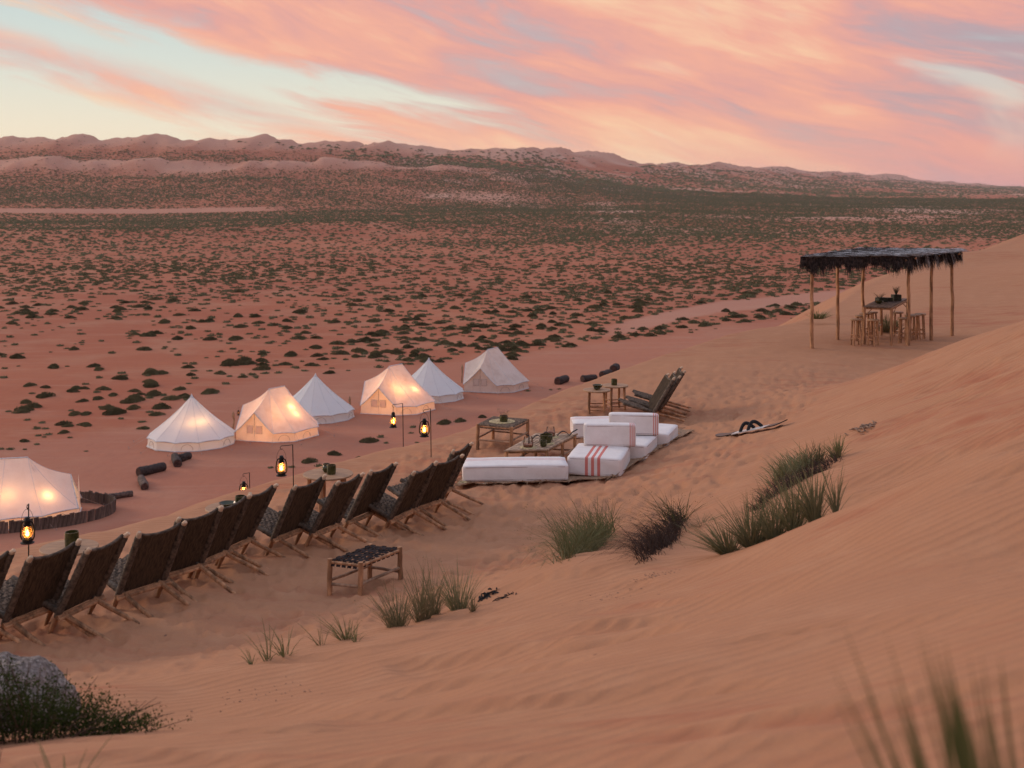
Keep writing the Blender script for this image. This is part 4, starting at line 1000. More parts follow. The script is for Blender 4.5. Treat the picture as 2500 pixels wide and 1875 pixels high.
edges = [((-.07, -.07), (1.07, -.07), 2000, .48), ((1.07, -.07), (1.07, 1.07), 1300, .40), ((1.07, 1.07), (-.07, 1.07), 900, .30), ((-.07, 1.07), (-.07, -.07), 1500, .36)]
cenr = roofp(.5, .5)
for (a, b, n, L_) in edges:
    for k in range(n):
        t = rr.random(); u_, v = a[0] + (b[0] - a[0]) * t, a[1] + (b[1] - a[1]) * t; p = roofp(u_, v); out = (p - cenr); out.z = 0
        nrm_ = Vector((1, 0, 0)) if a[0] == b[0] and a[0] > 1 else (Vector((-1, 0, 0)) if a[0] == b[0] else Vector((0, -1 if a[1] < 0 else 1, 0)))
        p = p + Vector((0, 0, roof_h + .05 + rr.uniform(-.02, .07))) - nrm_ * rr.uniform(0, .12)
        clump = .35 + .95 * float(vnoise(np.array([t * 26.0]), np.array([a[0] * 3 + 1.0]), 8)[0])
        dd_ = (nrm_ * rr.uniform(.05, .5) + Vector((rr.uniform(-.22, .22), rr.uniform(-.22, .22), -1)))
        bl.append((p, dd_, L_ * clump * rr.uniform(.55, 1.1), rr.uniform(.006, .014), .02))
blades(bl, 'hanging_thatch', thatch_d, pav)
for k in range(9000):
    u_, v = rr.uniform(-.08, 1.06), rr.uniform(-.08, 1.08); p = roofp(u_, v)
    row = math.floor(v * 9) / 9; p.z = roof_h + .10 + rr.uniform(0, .035) + .05 * (v * 9 % 1)
    d_ = Vector((1, -.12, 0)) + RV(.30); d_.z = rr.uniform(-.03, .14); (bg_ if rr.random() < .72 + .5 * (u_ - .5) else bl).append((p, d_, rr.uniform(.15, .40), rr.uniform(.006, .013), .02))
blades(bg_, 'frond_layer', thatch_g, pav)
bl2 = [q for q in bl if q[0].z > roof_h + .12]; blades(bl2, 'dark_frond_layer', thatch_d, pav)
bl3 = []
for k in range(500):
    v = rr.random() * 1.1 - .05; p = roofp(1.07, v); p.z = roof_h + .1; 
    if (v * 5) % 1 < .45: bl3.append((p, Vector((rr.uniform(.1, .3), rr.uniform(-.1, .1), -1)), rr.uniform(.3, .5), .008, .02))
blades(bl3, 'grey_hanging_fronds', thatch_g, pav)
# bar table below it
tt_ = quadXY([(2110, 747), (2176.6, 749.5), (2216, 729), (2152, 726)], 3.33)
bt_c = [Vector((x, y, 0)) for x, y in tt_]; bc = sum(bt_c, Vector()) / 4; bc.z = pz
bt = empty('bar_table', bc, 0, 'tall narrow wooden bar table with plants and bowls under the thatch', 'table'); BL = [Vector((p.x - bc.x, p.y - bc.y, 0)) for p in bt_c]
dark_top = material('dark_bar_top', (.17, .115, .085), .6, .3, 12, .2, 50, obj_var=.2)
for k in range(6):
    u0 = k / 6; u1 = u0 + .155; m = MB(); cs = [lerp4(BL, u0, -.02), lerp4(BL, u1, -.02), lerp4(BL, u1, 1.02), lerp4(BL, u0, 1.02)]
    m.add([(p.x, p.y, 1.06) for p in cs] + [(p.x, p.y, 1.09) for p in cs], [(3, 2, 1, 0), (4, 5, 6, 7), (0, 1, 5, 4), (1, 2, 6, 5), (2, 3, 7, 6), (3, 0, 4, 7)]); m.build('plank', dark_top, bt, smooth=False)
for k, p in enumerate(BL):
    m = MB(); m.tube(wob((p.x, p.y, -.1), (p.x, p.y, 1.06), 5, .006, k), .042, 9); m.build('leg', wood, bt)
    q = BL[(k + 1) % 4]; m = MB(); m.tube([(p.x, p.y, 1.03), (q.x, q.y, 1.03)], .026, 7); m.build('apron_bar', wood, bt)
    c_ = Vector((0, 0, 0)); e_ = (q - p) * .3; m = MB(); m.tube([(p.x, p.y, .80), (p.x + e_.x, p.y + e_.y, 1.03)], .014, 6); m.build('brace', wood, bt)
for s in (0, 1):
    p, q = BL[s], BL[3 - s]; m = MB(); m.tube([(p.x, p.y, .28), (q.x, q.y, .28)], .02, 7); m.build('rung', wood, bt)
BT = Vector((bc.x, bc.y, pz + 1.091))
def onb(u_, v, dz=0): p = lerp4(BL, u_, v); return BT + Vector((p.x, p.y, dz))
bowl(onb(.35, .30), .13, .07, 'dark shallow bowl near the front of the bar table')
m = MB(); m.box((0, 0, .06), (.30, .22, .12), bev=.01); o = m.build('crate', material('dark_green_box', (.018, .025, .014), .6, .3)); o.location = onb(.30, .52); o.rotation_euler = (0, 0, .3); tag(o, 'dark green box on the left half of the bar table', 'box')
m = MB(); m.box((0, 0, .085), (.24, .20, .17), bev=.01); o = m.build('planter_box', material('dark_green_box', (.018, .025, .014))); o.location = onb(.72, .74); o.rotation_euler = (0, 0, .2); tag(o, 'dark planter box with spiky grass on the bar table', 'planter')
m = MB(); m.box((0, 0, .05), (.18, .16, .10), bev=.01); o = m.build('small_box', material('dark_green_box', (.018, .025, .014))); o.location = onb(.52, .62); tag(o, 'small dark box between the two bigger ones on the bar table', 'box')
spike_m = material('dull_green_spike', (.060, .070, .035), .8, .3)
sprig(onb(.72, .74, .16), 46, .26, .17, 'spiky grass tuft growing from the dark planter on the bar table', 'plant', spike_m, .004, 'spiky_grass', False)
sprig(onb(.28, .45, .10), 26, .20, .24, 'thin dry grass sprays in the bowl at the front of the bar table', 'plant', spike_m, .003, 'grass_spray', False)
# stools
def make_stool(seed):
    r = random.Random(seed); root = empty('bar_stool', (0, 0, 0)); h = .73
    m = MB(); m.lathe([(.001, h - .045), (.155, h - .045), (.165, h - .035), (.165, h - .008), (.155, h), (.001, h)], 20); m.build('seat', tabletop_m, root)
    fs_ = []
    for k in range(4):
        a = k * math.pi / 2 + .6; p = Vector((math.cos(a) * .15, math.sin(a) * .15, 0)); q = Vector((math.cos(a) * .11, math.sin(a) * .11, h - .046))
        m = MB(); m.tube(wob((p.x, p.y, -.08), q, 4, .004, seed + k), .024, 8); m.build('leg', wood, root); fs_.append((p, q))
    for lv in (.14, .26):
        for k in range(4):
            a, b = fs_[k][0] * .95, fs_[(k + 1) % 4][0] * .95; m = MB(); m.tube([(a.x, a.y, lv + .03 * (k % 2)), (b.x, b.y, lv + .03 * (k % 2))], .012, 6); m.build('rung', wood, root)
    return root
s0 = make_stool(2); first = True
for (px, py, lab) in [(2090, 779, 'front stool of the left side, outside the left table corner'), (2132, 780, 'stool standing alone at the near end of the bar table'), (2101, 770, 'second stool back on the left side of the bar table'),
    (2111, 763, 'third stool back on the left side of the bar table'), (2129, 758, 'rearmost stool on the left side of the bar table'), (2192, 758, 'stool standing behind the bar table, seen through its legs'),
    (2206, 775.5, 'front stool of the right side, just left of the right front post'), (2222, 768, 'second stool back on the right side, overlapping the right front post'), (2234, 766, 'third stool back on the right side of the bar table'), (2247, 763.6, 'rightmost stool of the right side of the bar table')]:
    x, y, _ = PH(px, py, 4.41 - .73); z = float(near_base(np.array([x]), np.array([y]))[0][0])
    o = s0 if first else copy_tree(s0); first = False
    o.location = (x, y, z); o.rotation_euler = (0, 0, random.uniform(0, 6)); tag(o, 'wooden bar stool, ' + lab, 'stool', 'bar stools under the pavilion')
# ---------------------------------------------------------------- tents
def canvas(name, c1, c2, trans=.35, stain=.5):
    m = bpy.data.materials.new(name); m.use_nodes = True; nt = m.node_tree; nt.nodes.clear(); b = NB(nt)
    o = b.n('ShaderNodeOutputMaterial'); ob = b.n('ShaderNodeTexCoord').outputs['Object']
    f = b.noise(ob, 1.1, 5, .65); g = b.noise(ob, 14, 3, .6)
    c = b.mix(b.m('MULTIPLY', b.ss(f, .38, .72), stain), c1, c2); c = b.mix(b.m('MULTIPLY', b.ss(g, .5, .75), .12), c, tuple(v * .7 for v in c2))
    d = b.n('ShaderNodeBsdfDiffuse'); t = b.n('ShaderNodeBsdfTranslucent'); b.L.new(c, d.inputs[0])
    tc_ = b.mix(1.0, c, (1.0, .84, .66), 'MULTIPLY'); b.L.new(tc_, t.inputs[0])
    mx = b.n('ShaderNodeMixShader'); mx.inputs[0].default_value = trans; b.L.new(d.outputs[0], mx.inputs[1]); b.L.new(t.outputs[0], mx.inputs[2]); b.L.new(mx.outputs[0], o.inputs[0])
    bn = b.n('ShaderNodeBump'); bn.inputs['Strength'].default_value = .6; bn.inputs['Distance'].default_value = .05; b.L.new(b.noise(ob, 2.2, 4, .6), bn.inputs['Height']); b.L.new(bn.outputs[0], d.inputs['Normal'])
    return m
white_cv = canvas('white_canvas', (.86, .91, .94), (.80, .83, .84), .42, .4)
beige_cv = canvas('stained_beige_canvas', (.84, .76, .70), (.68, .56, .48), .42, .7)
cream_cv = canvas('cream_canvas', (.88, .83, .79), (.78, .70, .64), .42, .6)
seam_m = material('tent_seam', (.66, .64, .64), .9, .1); trim_m = material('tent_trim', (.60, .60, .62), .9, .1); mesh_m = material('window_mesh', (.36, .28, .25), .9, .1)
def tent(loc, rz, outline, ridge, peak, eave, mat, label, n_sub=6, conc=.10, groundin=.06, windows=(), doors=(), vents=True, glow=(), sc=1.0, walls=True, ropes=True, scallop=.035):
    """outline: list of (x, y, kind) going round; kind 'e' = eave corner, ('g', z) = gable apex. ridge: (p0, p1)"""
    root = empty('canvas_tent', loc, rz, label, 'tent', 'canvas tents on the plain'); root.scale = (sc,) * 3
    r0, r1 = Vector((*ridge[0], peak)), Vector((*ridge[1], peak)); n = len(outline)
    def src(p):
        d = r1 - r0; L2 = d.x ** 2 + d.y ** 2
        if L2 < 1e-6: return r0.copy()
        t = ((p.x - r0.x) * d.x + (p.y - r0.y) * d.y) / L2; t = max(0, min(1, (t - .5) * 1.5 + .5)); return r0 + d * t
    P = [Vector((x, y, eave if k == 'e' else k[1])) for x, y, k in outline]
    K = [k != 'e' for *_, k in outline]; M_ = 10; V = []; edge = []
    for i in range(n):
        a, b = P[i], P[(i + 1) % n]
        for s in range(n_sub):
            t = s / n_sub; p = a.lerp(b, t); c_ = (1 - 4 * (t - .5) ** 2)
            gab = K[i] or K[(i + 1) % n]
            cen_ = src(p); inw = Vector((cen_.x - p.x, cen_.y - p.y, 0)); inw = inw.normalized() if inw.length else inw
            if not gab: p = p + inw * .05 * c_ * (1 if scallop else 0) + Vector((0, 0, scallop * c_))
            else: p = p + Vector((0, 0, -.05 * c_))
            edge.append((p, src(p)))
    N = len(edge); rows = M_ + 1
    for (e, s) in edge:
        for j in range(rows):
            t = j / M_; q = s.lerp(e, t); q.z -= conc * peak * math.sin(math.pi * t) * (.6 + .4 * (1 - t)); V.append(q)
    Fs = [(i * rows + j, i * rows + j + 1, ((i + 1) % N) * rows + j + 1, ((i + 1) % N) * rows + j) for i in range(N) for j in range(M_)]
    m = MB(); m.add(V, Fs); roof = m.build('roof', mat, root, auto=25)
    # seams from the ridge to each eave corner
    for i in range(n):
        m = MB(); q = [V[i * n_sub * rows + j] + Vector((0, 0, .006)) for j in range(rows)]; m.tube(q, .009, 5, cap=False); m.build('seam', seam_m, root)
        if not (K[i] or K[(i + 1) % n]):
            pass
    m = MB(); m.tube([e + Vector((0, 0, -.01)) for e, s in edge] + [edge[0][0] + Vector((0, 0, -.01))], .028, 5, cap=False); m.build('eave_trim', trim_m, root)
    if (r1 - r0).length > .1:
        m = MB(); m.tube([r0 + Vector((0, 0, .02)), r1 + Vector((0, 0, .02))], .03, 6); m.build('ridge_seam', trim_m, root)
    else:
        m = MB(); m.lathe([(.001, .12), (.05, .02), (.10, -.10), (.12, -.13)], 10, (r0.x, r0.y, peak)); m.build('peak_cap', trim_m, root)
    # wall below the eaves: inset, one panel per side; a gable's wall rises to its apex
    base = []
    for i in range(n):
        if K[i]:
            a, b = P[i - 1], P[(i + 1) % n]; mid = (a + b) / 2; base.append(Vector((mid.x, mid.y, 0)))
        else: base.append(Vector((P[i].x, P[i].y, 0)))
    cen_ = (r0 + r1) / 2; cen_.z = 0
    B = [c + (cen_ - c).normalized() * .07 for c in base]
    for i in range(n):
        j = (i + 1) % n; a, b = B[i], B[j]; za = P[i].z if K[i] else eave; zb_ = P[j].z if K[j] else eave
        m = MB(); k = 5; V2 = []
        for s in range(k + 1):
            t = s / k; p = a.lerp(b, t); tp = (za * (1 - t) + zb_ * t) - .03; out = (p - cen_).normalized()
            V2 += [Vector((p.x, p.y, -groundin)) + out * (.05 + .02 * math.sin(s * 2.1 + i)), Vector((p.x, p.y, tp * .5)) + out * .012 * math.sin(s * 3.3 + i), Vector((p.x, p.y, tp))]
        m.add(V2, [(3 * s + q, 3 * s + 3 + q, 3 * s + 4 + q, 3 * s + 1 + q) for s in range(k) for q in range(2)]); m.build('wall_panel' if not (K[i] or K[j]) else 'door_panel', mat, root)
    m = MB(); m.tube([b_ + (b_ - cen_).normalized() * .06 + Vector((0, 0, .02)) for b_ in B] + [B[0] + (B[0] - cen_).normalized() * .06 + Vector((0, 0, .02))], .03, 6, cap=False); m.build('ground_hem', trim_m, root)
    for i in windows:      # arched mesh window outline on panel i
        a, b = B[i], B[(i + 1) % n]; mid = (a + b) / 2; d = (b - a).normalized(); out = (mid - cen_).normalized(); m = MB()
        w_ = min(.34, (b - a).length * .3); hh = eave * .62
        m.tube([mid + out * .05 + d * w_ * math.cos(math.pi * t / 12) + Vector((0, 0, .10 + hh * math.sin(math.pi * t / 12))) for t in range(13)], .012, 5); m.build('window_rim', mesh_m, root)
    for i in doors:        # i is the gable index: zip line and two square windows
        a, b = base[i - 1], base[(i + 1) % n]; mid = B[i]; out = (mid - cen_).normalized(); d = (b - a).normalized(); ap = P[i].z
        ins = lambda q, z: Vector((q.x, q.y, z)) + out * .03
        m = MB(); m.tube([ins(mid, 0), ins(mid, ap - .1)], .016, 5); m.build('door_zip', mesh_m, root)
        for s in (-1, 1):
            c = mid + d * s * .30; w_ = .20; z0_, z1_ = .50, .95
            m = MB(); m.tube([ins(c + d * w_, z0_), ins(c + d * w_, z1_), ins(c - d * w_, z1_), ins(c - d * w_, z0_), ins(c + d * w_, z0_)], .014, 5); m.build('window_rim', mesh_m, root)
            q = [ins(c + d * w_, z0_) + out * .004, ins(c + d * w_, z1_) + out * .004, ins(c - d * w_, z1_) + out * .004, ins(c - d * w_, z0_) + out * .004]
            m = MB(); m.add(q, [(0, 1, 2, 3)]); m.build('door_window', canvas_win, root, smooth=False)
    if vents:
        for k in range(4):
            ang = k * math.pi / 2 + .78; 
            dirv = Vector((math.cos(ang), math.sin(ang), 0)); sp = (r0 if (r0 - r1).length < .1 or k in (1, 2) else r1)
            c = sp + dirv * .34; c.z = peak - .62
            m = MB(); s = dirv.cross(Vector((0, 0, 1))); top_ = c + Vector((0, 0, .42)) - dirv * .12
            m.add([c + s * .12 + dirv * .02, c - s * .12 + dirv * .02, c + dirv * .16 + Vector((0, 0, .02)), top_], [(0, 2, 3), (2, 1, 3), (0, 1, 2)]); m.build('vent', mat, root, smooth=False)
            m = MB(); e = c + dirv * .17; m.add([c + s * .07 + dirv * .07, c - s * .07 + dirv * .07, e + Vector((0, 0, -.01)), c + s * .0 + dirv * .07 + Vector((0, 0, -.09))], [(0, 2, 1), (0, 3, 2), (1, 2, 3)]); m.build('vent_mesh', mesh_m, root, smooth=False)
    if ropes:
        for i in range(n):
            if K[i]: continue
            p = P[i]; out = Vector((p.x - cen_.x, p.y - cen_.y, 0)).normalized(); q = p + out * 1.0; q.z = .0
            m = MB(); m.tube([p, q], .006, 4); m.build('guy_rope', rope_m, root)
            m = MB(); m.tube([q + Vector((0, 0, -.1)), q + out * .05 + Vector((0, 0, .10))], .016, 5); m.build('peg', mesh_m, root)
    for (x, y, z, e, rad_) in glow:
        ld = bpy.data.lights.new('tent_lamp', 'POINT'); ld.energy = e; ld.color = (1.0, .56, .24); ld.shadow_soft_size = rad_
        lo_ = bpy.data.objects.new('tent_lamp', ld); col.objects.link(lo_); lo_.parent = root; lo_.location = (x, y, z)
    return root
canvas_win = canvas('window_canvas', (.86, .84, .84), (.80, .78, .78), .60, .3)
def bell(px, py, label, glow, rz=0, r=2.62):
    c = plain_at(px, py); c.z = float(plain_z(c.x, c.y)); n = 12
    out = [(r * math.cos(2 * math.pi * k / n + .26), r * math.sin(2 * math.pi * k / n + .26), 'e') for k in range(n)]
    return tent(c, rz, out, ((0, 0), (0.001, 0)), 2.85, .52, white_cv, label, windows=[k for k in range(0, 12, 2)], glow=glow, conc=.055)
bell(468, 1083, 'white bell tent nearest the camera, with a curved glow on its side', [(.45, -1.05, 1.2, 13, .28), (.1, -1.15, 1.12, 13, .28), (.75, -.85, 1.28, 11, .28), (-.1, -.2, .7, 20, .4)], .15)
bell(770, 1018, 'plain white bell tent between the two glowing beige tents, unlit', [], .3)
bell(1047, 970, 'smaller-looking white bell tent behind the second glowing tent, unlit', [], .1)
def emperor(px, py, label, glow, sc=1.0, rz=0, mat=beige_cv):
    c = plain_at(px, py); c.z = float(plain_z(c.x, c.y))
    out = [(-2.25, -1.65, 'e'), (-1.0, -2.1, ('g', 1.80)), (.2, -2.30, 'e'), (1.45, -2.0, 'e'), (2.58, -.05, 'e'), (2.3, 1.4, 'e'), (1.0, 2.3, 'e'), (-.4, 2.4, 'e'), (-1.95, 1.7, 'e'), (-2.15, .1, ('g', 1.86))]
    return tent(c, rz, out, ((-.52, -.05), (.25, 1.15)), 2.86, .55, mat, label, windows=(2, 3), doors=(1,), glow=glow, conc=.055, vents=True, sc=sc)
# footprint centres
emperor(677, 1063, 'beige canvas tent with a peaked door, glowing warm, beside the nearest white bell tent', [(1.1, -.2, 1.2, 36, .30), (.75, .1, 1.6, 26, .12), (-.2, -.5, .6, 95, .4), (.4, .7, 1.7, 22, .12)])
emperor(969, 999, 'beige peaked-door tent with bright lamp spots, farther of the glowing pair', [(1.12, -.15, 1.25, 34, .28), (.25, -.95, 1.12, 30, .28), (-.3, -.8, 1.4, 16, .12), (-.2, -.3, .6, 95, .4)], 1.04)
emperor(1207, 947.5, 'unlit stained beige canvas tent, farthest of the row', [], 1.03)
# the big tent inside the plank fence, left edge
tc0 = Vector((-23.7, 57.45, 0)); tc0.z = float(plain_z(tc0.x, tc0.y)); az0 = math.atan2(.24, .97)
out = [(3.35, -1.0, 'e'), (2.9, 0, ('g', 1.87)), (3.3, 1.0, 'e'), (1.9, 2.1, 'e'), (0, 2.35, 'e'), (-1.9, 2.1, 'e'), (-3.3, 1.0, 'e'), (-2.9, 0, ('g', 1.87)), (-3.35, -1.0, 'e'), (-1.9, -2.1, 'e'), (0, -2.35, 'e'), (1.9, -2.1, 'e')]
tent(tc0, az0, out, ((-1.0, 0), (1.0, 0)), 2.76, .50, cream_cv, 'long white tent at the left edge inside a low plank fence, glowing inside', windows=(9, 10, 11, 8), glow=[(1.9, -.9, 1.0, 40, .28), (.2, -.9, .9, 50, .25), (-1.6, -.8, .9, 38, .2)], conc=.07)
# plank fence around it
fa, fb_ = 4.75, 2.75; fc = tc0 + Vector((math.cos(az0), math.sin(az0), 0)) * .15; fence = empty('plank_fence', fc, az0, 'low oval fence of grey upright planks around the left tent', 'fence')
pers = []; kk = 400; pr = None; acc = 0; pts = []
for k in range(kk + 1):
    a = 2 * math.pi * k / kk; p = Vector((fa * math.cos(a), fb_ * math.sin(a), 0))
    if pr: acc += (p - pr).length
    pr = p; pts.append((acc, p))
tot = acc; step = .20; npk = int(tot / step); pi_ = 0; pm_list = []
for v in range(5):
    m = MB(); r = random.Random(v); w_ = .212; hh = .52 + .05 * r.random(); m.add([(-w_ / 2, -.022, -.2), (w_ / 2, -.022, -.2), (w_ / 2, .022, -.2), (-w_ / 2, .022, -.2), (-w_ / 2, -.022, hh), (w_ / 2, -.022, hh + r.uniform(-.03, .03)), (w_ / 2, .022, hh + r.uniform(-.03, .03)), (-w_ / 2, .022, hh)], [(3, 2, 1, 0), (4, 5, 6, 7), (0, 1, 5, 4), (1, 2, 6, 5), (2, 3, 7, 6), (3, 0, 4, 7)])
    o = m.build('plank', fence_m, fence, smooth=False); pm_list.append(o)
for k in range(npk):
    s = k * tot / npk
    while pts[pi_ + 1][0] < s and pi_ < kk - 1: pi_ += 1
    p = pts[pi_][1]; q = pts[(pi_ + 1) % len(pts)][1]; d = (q - p); ang = math.atan2(d.y, d.x)
    wp = fc + Vector((p.x * math.cos(az0) - p.y * math.sin(az0), p.x * math.sin(az0) + p.y * math.cos(az0), 0)); 
    o = pm_list[k] if k < 5 else pm_list[k % 5].copy()
    if k >= 5: col.objects.link(o)
    o.location = (p.x + random.uniform(-.02, .02), p.y + random.uniform(-.02, .02), float(plain_z(wp.x, wp.y)) - fc.z + random.uniform(-.03, .03)); o.rotation_euler = (random.uniform(-.03, .03), random.uniform(-.03, .03), ang)
# ---------------------------------------------------------------- palm trunk logs
def log(p, d, L_, r, mat, label, rings=True):
    d = Vector(d).normalized(); n = 15; r_ = random.Random(int(p.x * 77)); pts = []; rad = []
    for k in range(n):
        t = k / (n - 1) - .5; pts.append(Vector((t * L_, .02 * math.sin(t * 5), 0))); rad.append(r * (1 + (.07 if k % 2 else -.03) + r_.uniform(-.03, .03)) * (1 - .1 * t))
    m = MB(); m.tube(pts, rad, 12)
    rd_ = random.Random(3)
    m.v = [v + Vector((0, rd_.uniform(-.02, .02), rd_.uniform(-.02, .02))) for v in m.v]
    o = m.build('palm_log', mat, auto=60); o.location = p + Vector((0, 0, r * .82)); o.rotation_euler = (0, 0, math.atan2(d.y, d.x))
    m = MB(); m.tube([(-L_ / 2 - .012, 0, 0), (-L_ / 2 + .01, 0, 0)], r * .86, 12); m.build('cut_face', material('log_cut_face', (.09, .045, .035), .9, .4, 20), o)
    return tag(o, label, 'log', 'palm logs lying on the sand')
def on_plain(px, py): c = plain_at(px, py); c.z = float(plain_z(c.x, c.y)); return c
for (x0, y0, x1, y1, r, mt, lab) in [
    (262, 1221, 325, 1211, .155, trunk_pale, 'thin brown palm log nearest the fenced tent, right of its fence'),
    (353, 1197, 345, 1174, .20, trunk_pale, 'short upright-looking brown log between the thin log and the black one'),
    (336, 1163, 403, 1148, .25, trunk_m, 'longest black palm log on the sand, before the nearest bell tent'),
    (433, 1141, 428, 1122, .23, trunk_m, 'stubby black log pointing at the viewer, left part of the crossed pair'),
    (436, 1128, 464, 1120, .22, trunk_m, 'black log lying across behind the stubby one near the bell tent'),
    (1360, 939, 1384, 931, .30, trunk_m, 'short dark log, leftmost of the four beyond the dune edge'),
    (1420, 932, 1456, 928, .27, trunk_m, 'longer dark log, second of the four beyond the dune edge'),
    (1468, 920, 1490, 913, .26, trunk_m, 'dark log third of the four beyond the dune edge, half behind the crest'),
    (1497, 909, 1506, 902, .33, trunk_m, 'round dark log end at the crest, rightmost of the four')]:
    a, b = on_plain(x0, y0 ), on_plain(x1, y1); mid = (a + b) / 2
    log(mid, b - a, max((b - a).length * .95, .8) if (b - a).length < 3 else 2.0, r, mt, lab)
# lantern posts and a hanging sign by the tents
def post(px, py, h, label, arm=True):
    p = on_plain(px, py); root = empty('wooden_post', p, 0, label, 'post', 'dark posts beside the tents'); m = MB(); m.tube(wob((0, 0, -.1), (.02, 0, h), 4, .03, int(px)), .055, 7); m.build('post_shaft', wood2, root)
    m = MB(); m.lathe([(.001, -.16), (.07, -.15), (.10, .0), (.07, .14), (.001, .28)], 8, (0, -.06, h)); m.build('post_knob', wood2, root)
post(570, 1058, 1.1, 'short post with a round head left of the glowing tent by the first bell tent')
post(888, 990, 1.0, 'dark post left of the farther glowing tent', False)
post(1128, 935, 1.2, 'dark post left of the farthest stained tent', False)
post(854, 1002, .75, 'low post just right of the middle white bell tent')
c = on_plain(582, 1052); c.z += 1.15
lantern(c, 'small unlit dark lantern hanging beside the post left of the glowing beige tent', 1.1, 0, 0, False)
hook_pole(Vector((c.x + .28, c.y, c.z - 1.15)), c + Vector((0, 0, .26)), 'thin iron pole of the unlit lantern beside the glowing beige tent')
# ---------------------------------------------------------------- plants
def leaf_mat(name, c1, c2, hv=.2):
    m = bpy.data.materials.new(name); m.use_nodes = True; nt = m.node_tree; nt.nodes.clear(); b = NB(nt)
    o = b.n('ShaderNodeOutputMaterial'); pos = b.n('ShaderNodeNewGeometry').outputs['Position']; oi = b.n('ShaderNodeObjectInfo').outputs['Random']
    rp = b.n('ShaderNodeNewGeometry').outputs['Random Per Island']
    c = b.mix(b.m('MULTIPLY', b.m('ADD', rp, b.noise(pos, 1.3, 3, .6)), .5), c1, c2)
    hs = b.n('ShaderNodeHueSaturation'); b.L.new(c, hs.inputs['Color']); b.L.new(b.m('ADD', b.m('MULTIPLY', oi, hv * 2), 1 - hv), hs.inputs['Value'])
    d = b.n('ShaderNodeBsdfDiffuse'); t = b.n('ShaderNodeBsdfTranslucent'); b.L.new(hs.outputs[0], d.inputs[0]); b.L.new(hs.outputs[0], t.inputs[0])
    mx = b.n('ShaderNodeMixShader'); mx.inputs[0].default_value = .25; b.L.new(d.outputs[0], mx.inputs[1]); b.L.new(t.outputs[0], mx.inputs[2]); b.L.new(mx.outputs[0], o.inputs[0]); return m
bush_m = leaf_mat('desert_scrub_leaf', (.085, .085, .042), (.19, .155, .088), .3)
grass_m = leaf_mat('green_dune_grass', (.10, .115, .045), (.24, .21, .11))
pale_grass_m = leaf_mat('pale_dune_grass', (.12, .125, .055), (.26, .20, .12))
olive_m = leaf_mat('olive_dune_grass', (.12, .135, .060), (.30, .26, .15))
dark_grass_m = leaf_mat('dark_green_grass', (.045, .060, .018), (.12, .11, .05))  # deep green blades, darker leaf colour than the other green grasses
purple_m = leaf_mat('dark_purple_grass', (.040, .027, .025), (.115, .078, .062))
shrub_m = leaf_mat('shrub_leaf', (.022, .038, .008), (.075, .088, .030))
stem_m = material('shrub_stem', (.10, .06, .04), .9, .2)
def bush_mesh(seed, n=420, detail=True):
    """low scrub mound, 1 m half width: small leaf tufts over an uneven dome"""
    r = np.random.default_rng(seed); V = []; Fs = []
    th_ = r.random(n) * 6.283; rad = np.sqrt(r.random(n)); lob = 1 + .28 * np.sin(th_ * 2 + seed) + .18 * np.sin(th_ * 3 + seed * 2.1)
    x = np.cos(th_) * rad * lob; y = np.sin(th_) * rad * lob
    hump = .46 * np.clip(1 - (rad ** 1.9), 0, 1) * (0.7 + .5 * r.random(n)) + .02
    z = hump * (1 - .35 * r.random(n)); s = .075 + .065 * r.random(n)
    a = r.random(n) * 6.283; tilt = r.random(n) * .9
    for i in range(n):
        d = np.array([math.cos(a[i]) * math.sin(tilt[i]), math.sin(a[i]) * math.sin(tilt[i]), math.cos(tilt[i])]); w_ = np.array([-math.sin(a[i] + r.random()), math.cos(a[i]), .1]) 
        c = np.array([x[i], y[i], z[i]]); b = len(V); L_ = s[i] * 1.7
        V += [c - w_ * s[i] * .5, c + w_ * s[i] * .5, c + d * L_]; Fs.append((b, b + 1, b + 2))
        b = len(V); w2 = np.cross(w_, d); V += [c - w2 * s[i] * .5, c + w2 * s[i] * .5, c + d * L_ * .9]; Fs.append((b, b + 1, b + 2))
    # dark interior mass
    b = len(V); ns, nr = 14, 4
    for j in range(nr + 1):
        for k in range(ns):
            q = 6.283 * k / ns; lb_ = (1 + .28 * math.sin(q * 2 + seed) + .18 * math.sin(q * 3 + seed * 2.1)) * (.90 * (1 - (j / nr) ** 1.6) + .0) + .0
            V.append(np.array([math.cos(q) * lb_, math.sin(q) * lb_, -.03 + .33 * (j / nr) * (.85 + .3 * r.random())]))
    for j in range(nr):
        for k in range(ns):
            q0, q1 = b + j * ns + k, b + j * ns + (k + 1) % ns; Fs += [(q0, q1, q1 + ns), (q0, q1 + ns, q0 + ns)]
    return np_mesh('desert_bush', np.array(V), np.array(Fs), bush_m, smooth=False)
bmesh_list = [bush_mesh(s) for s in (1, 2, 3, 4, 5, 6)]
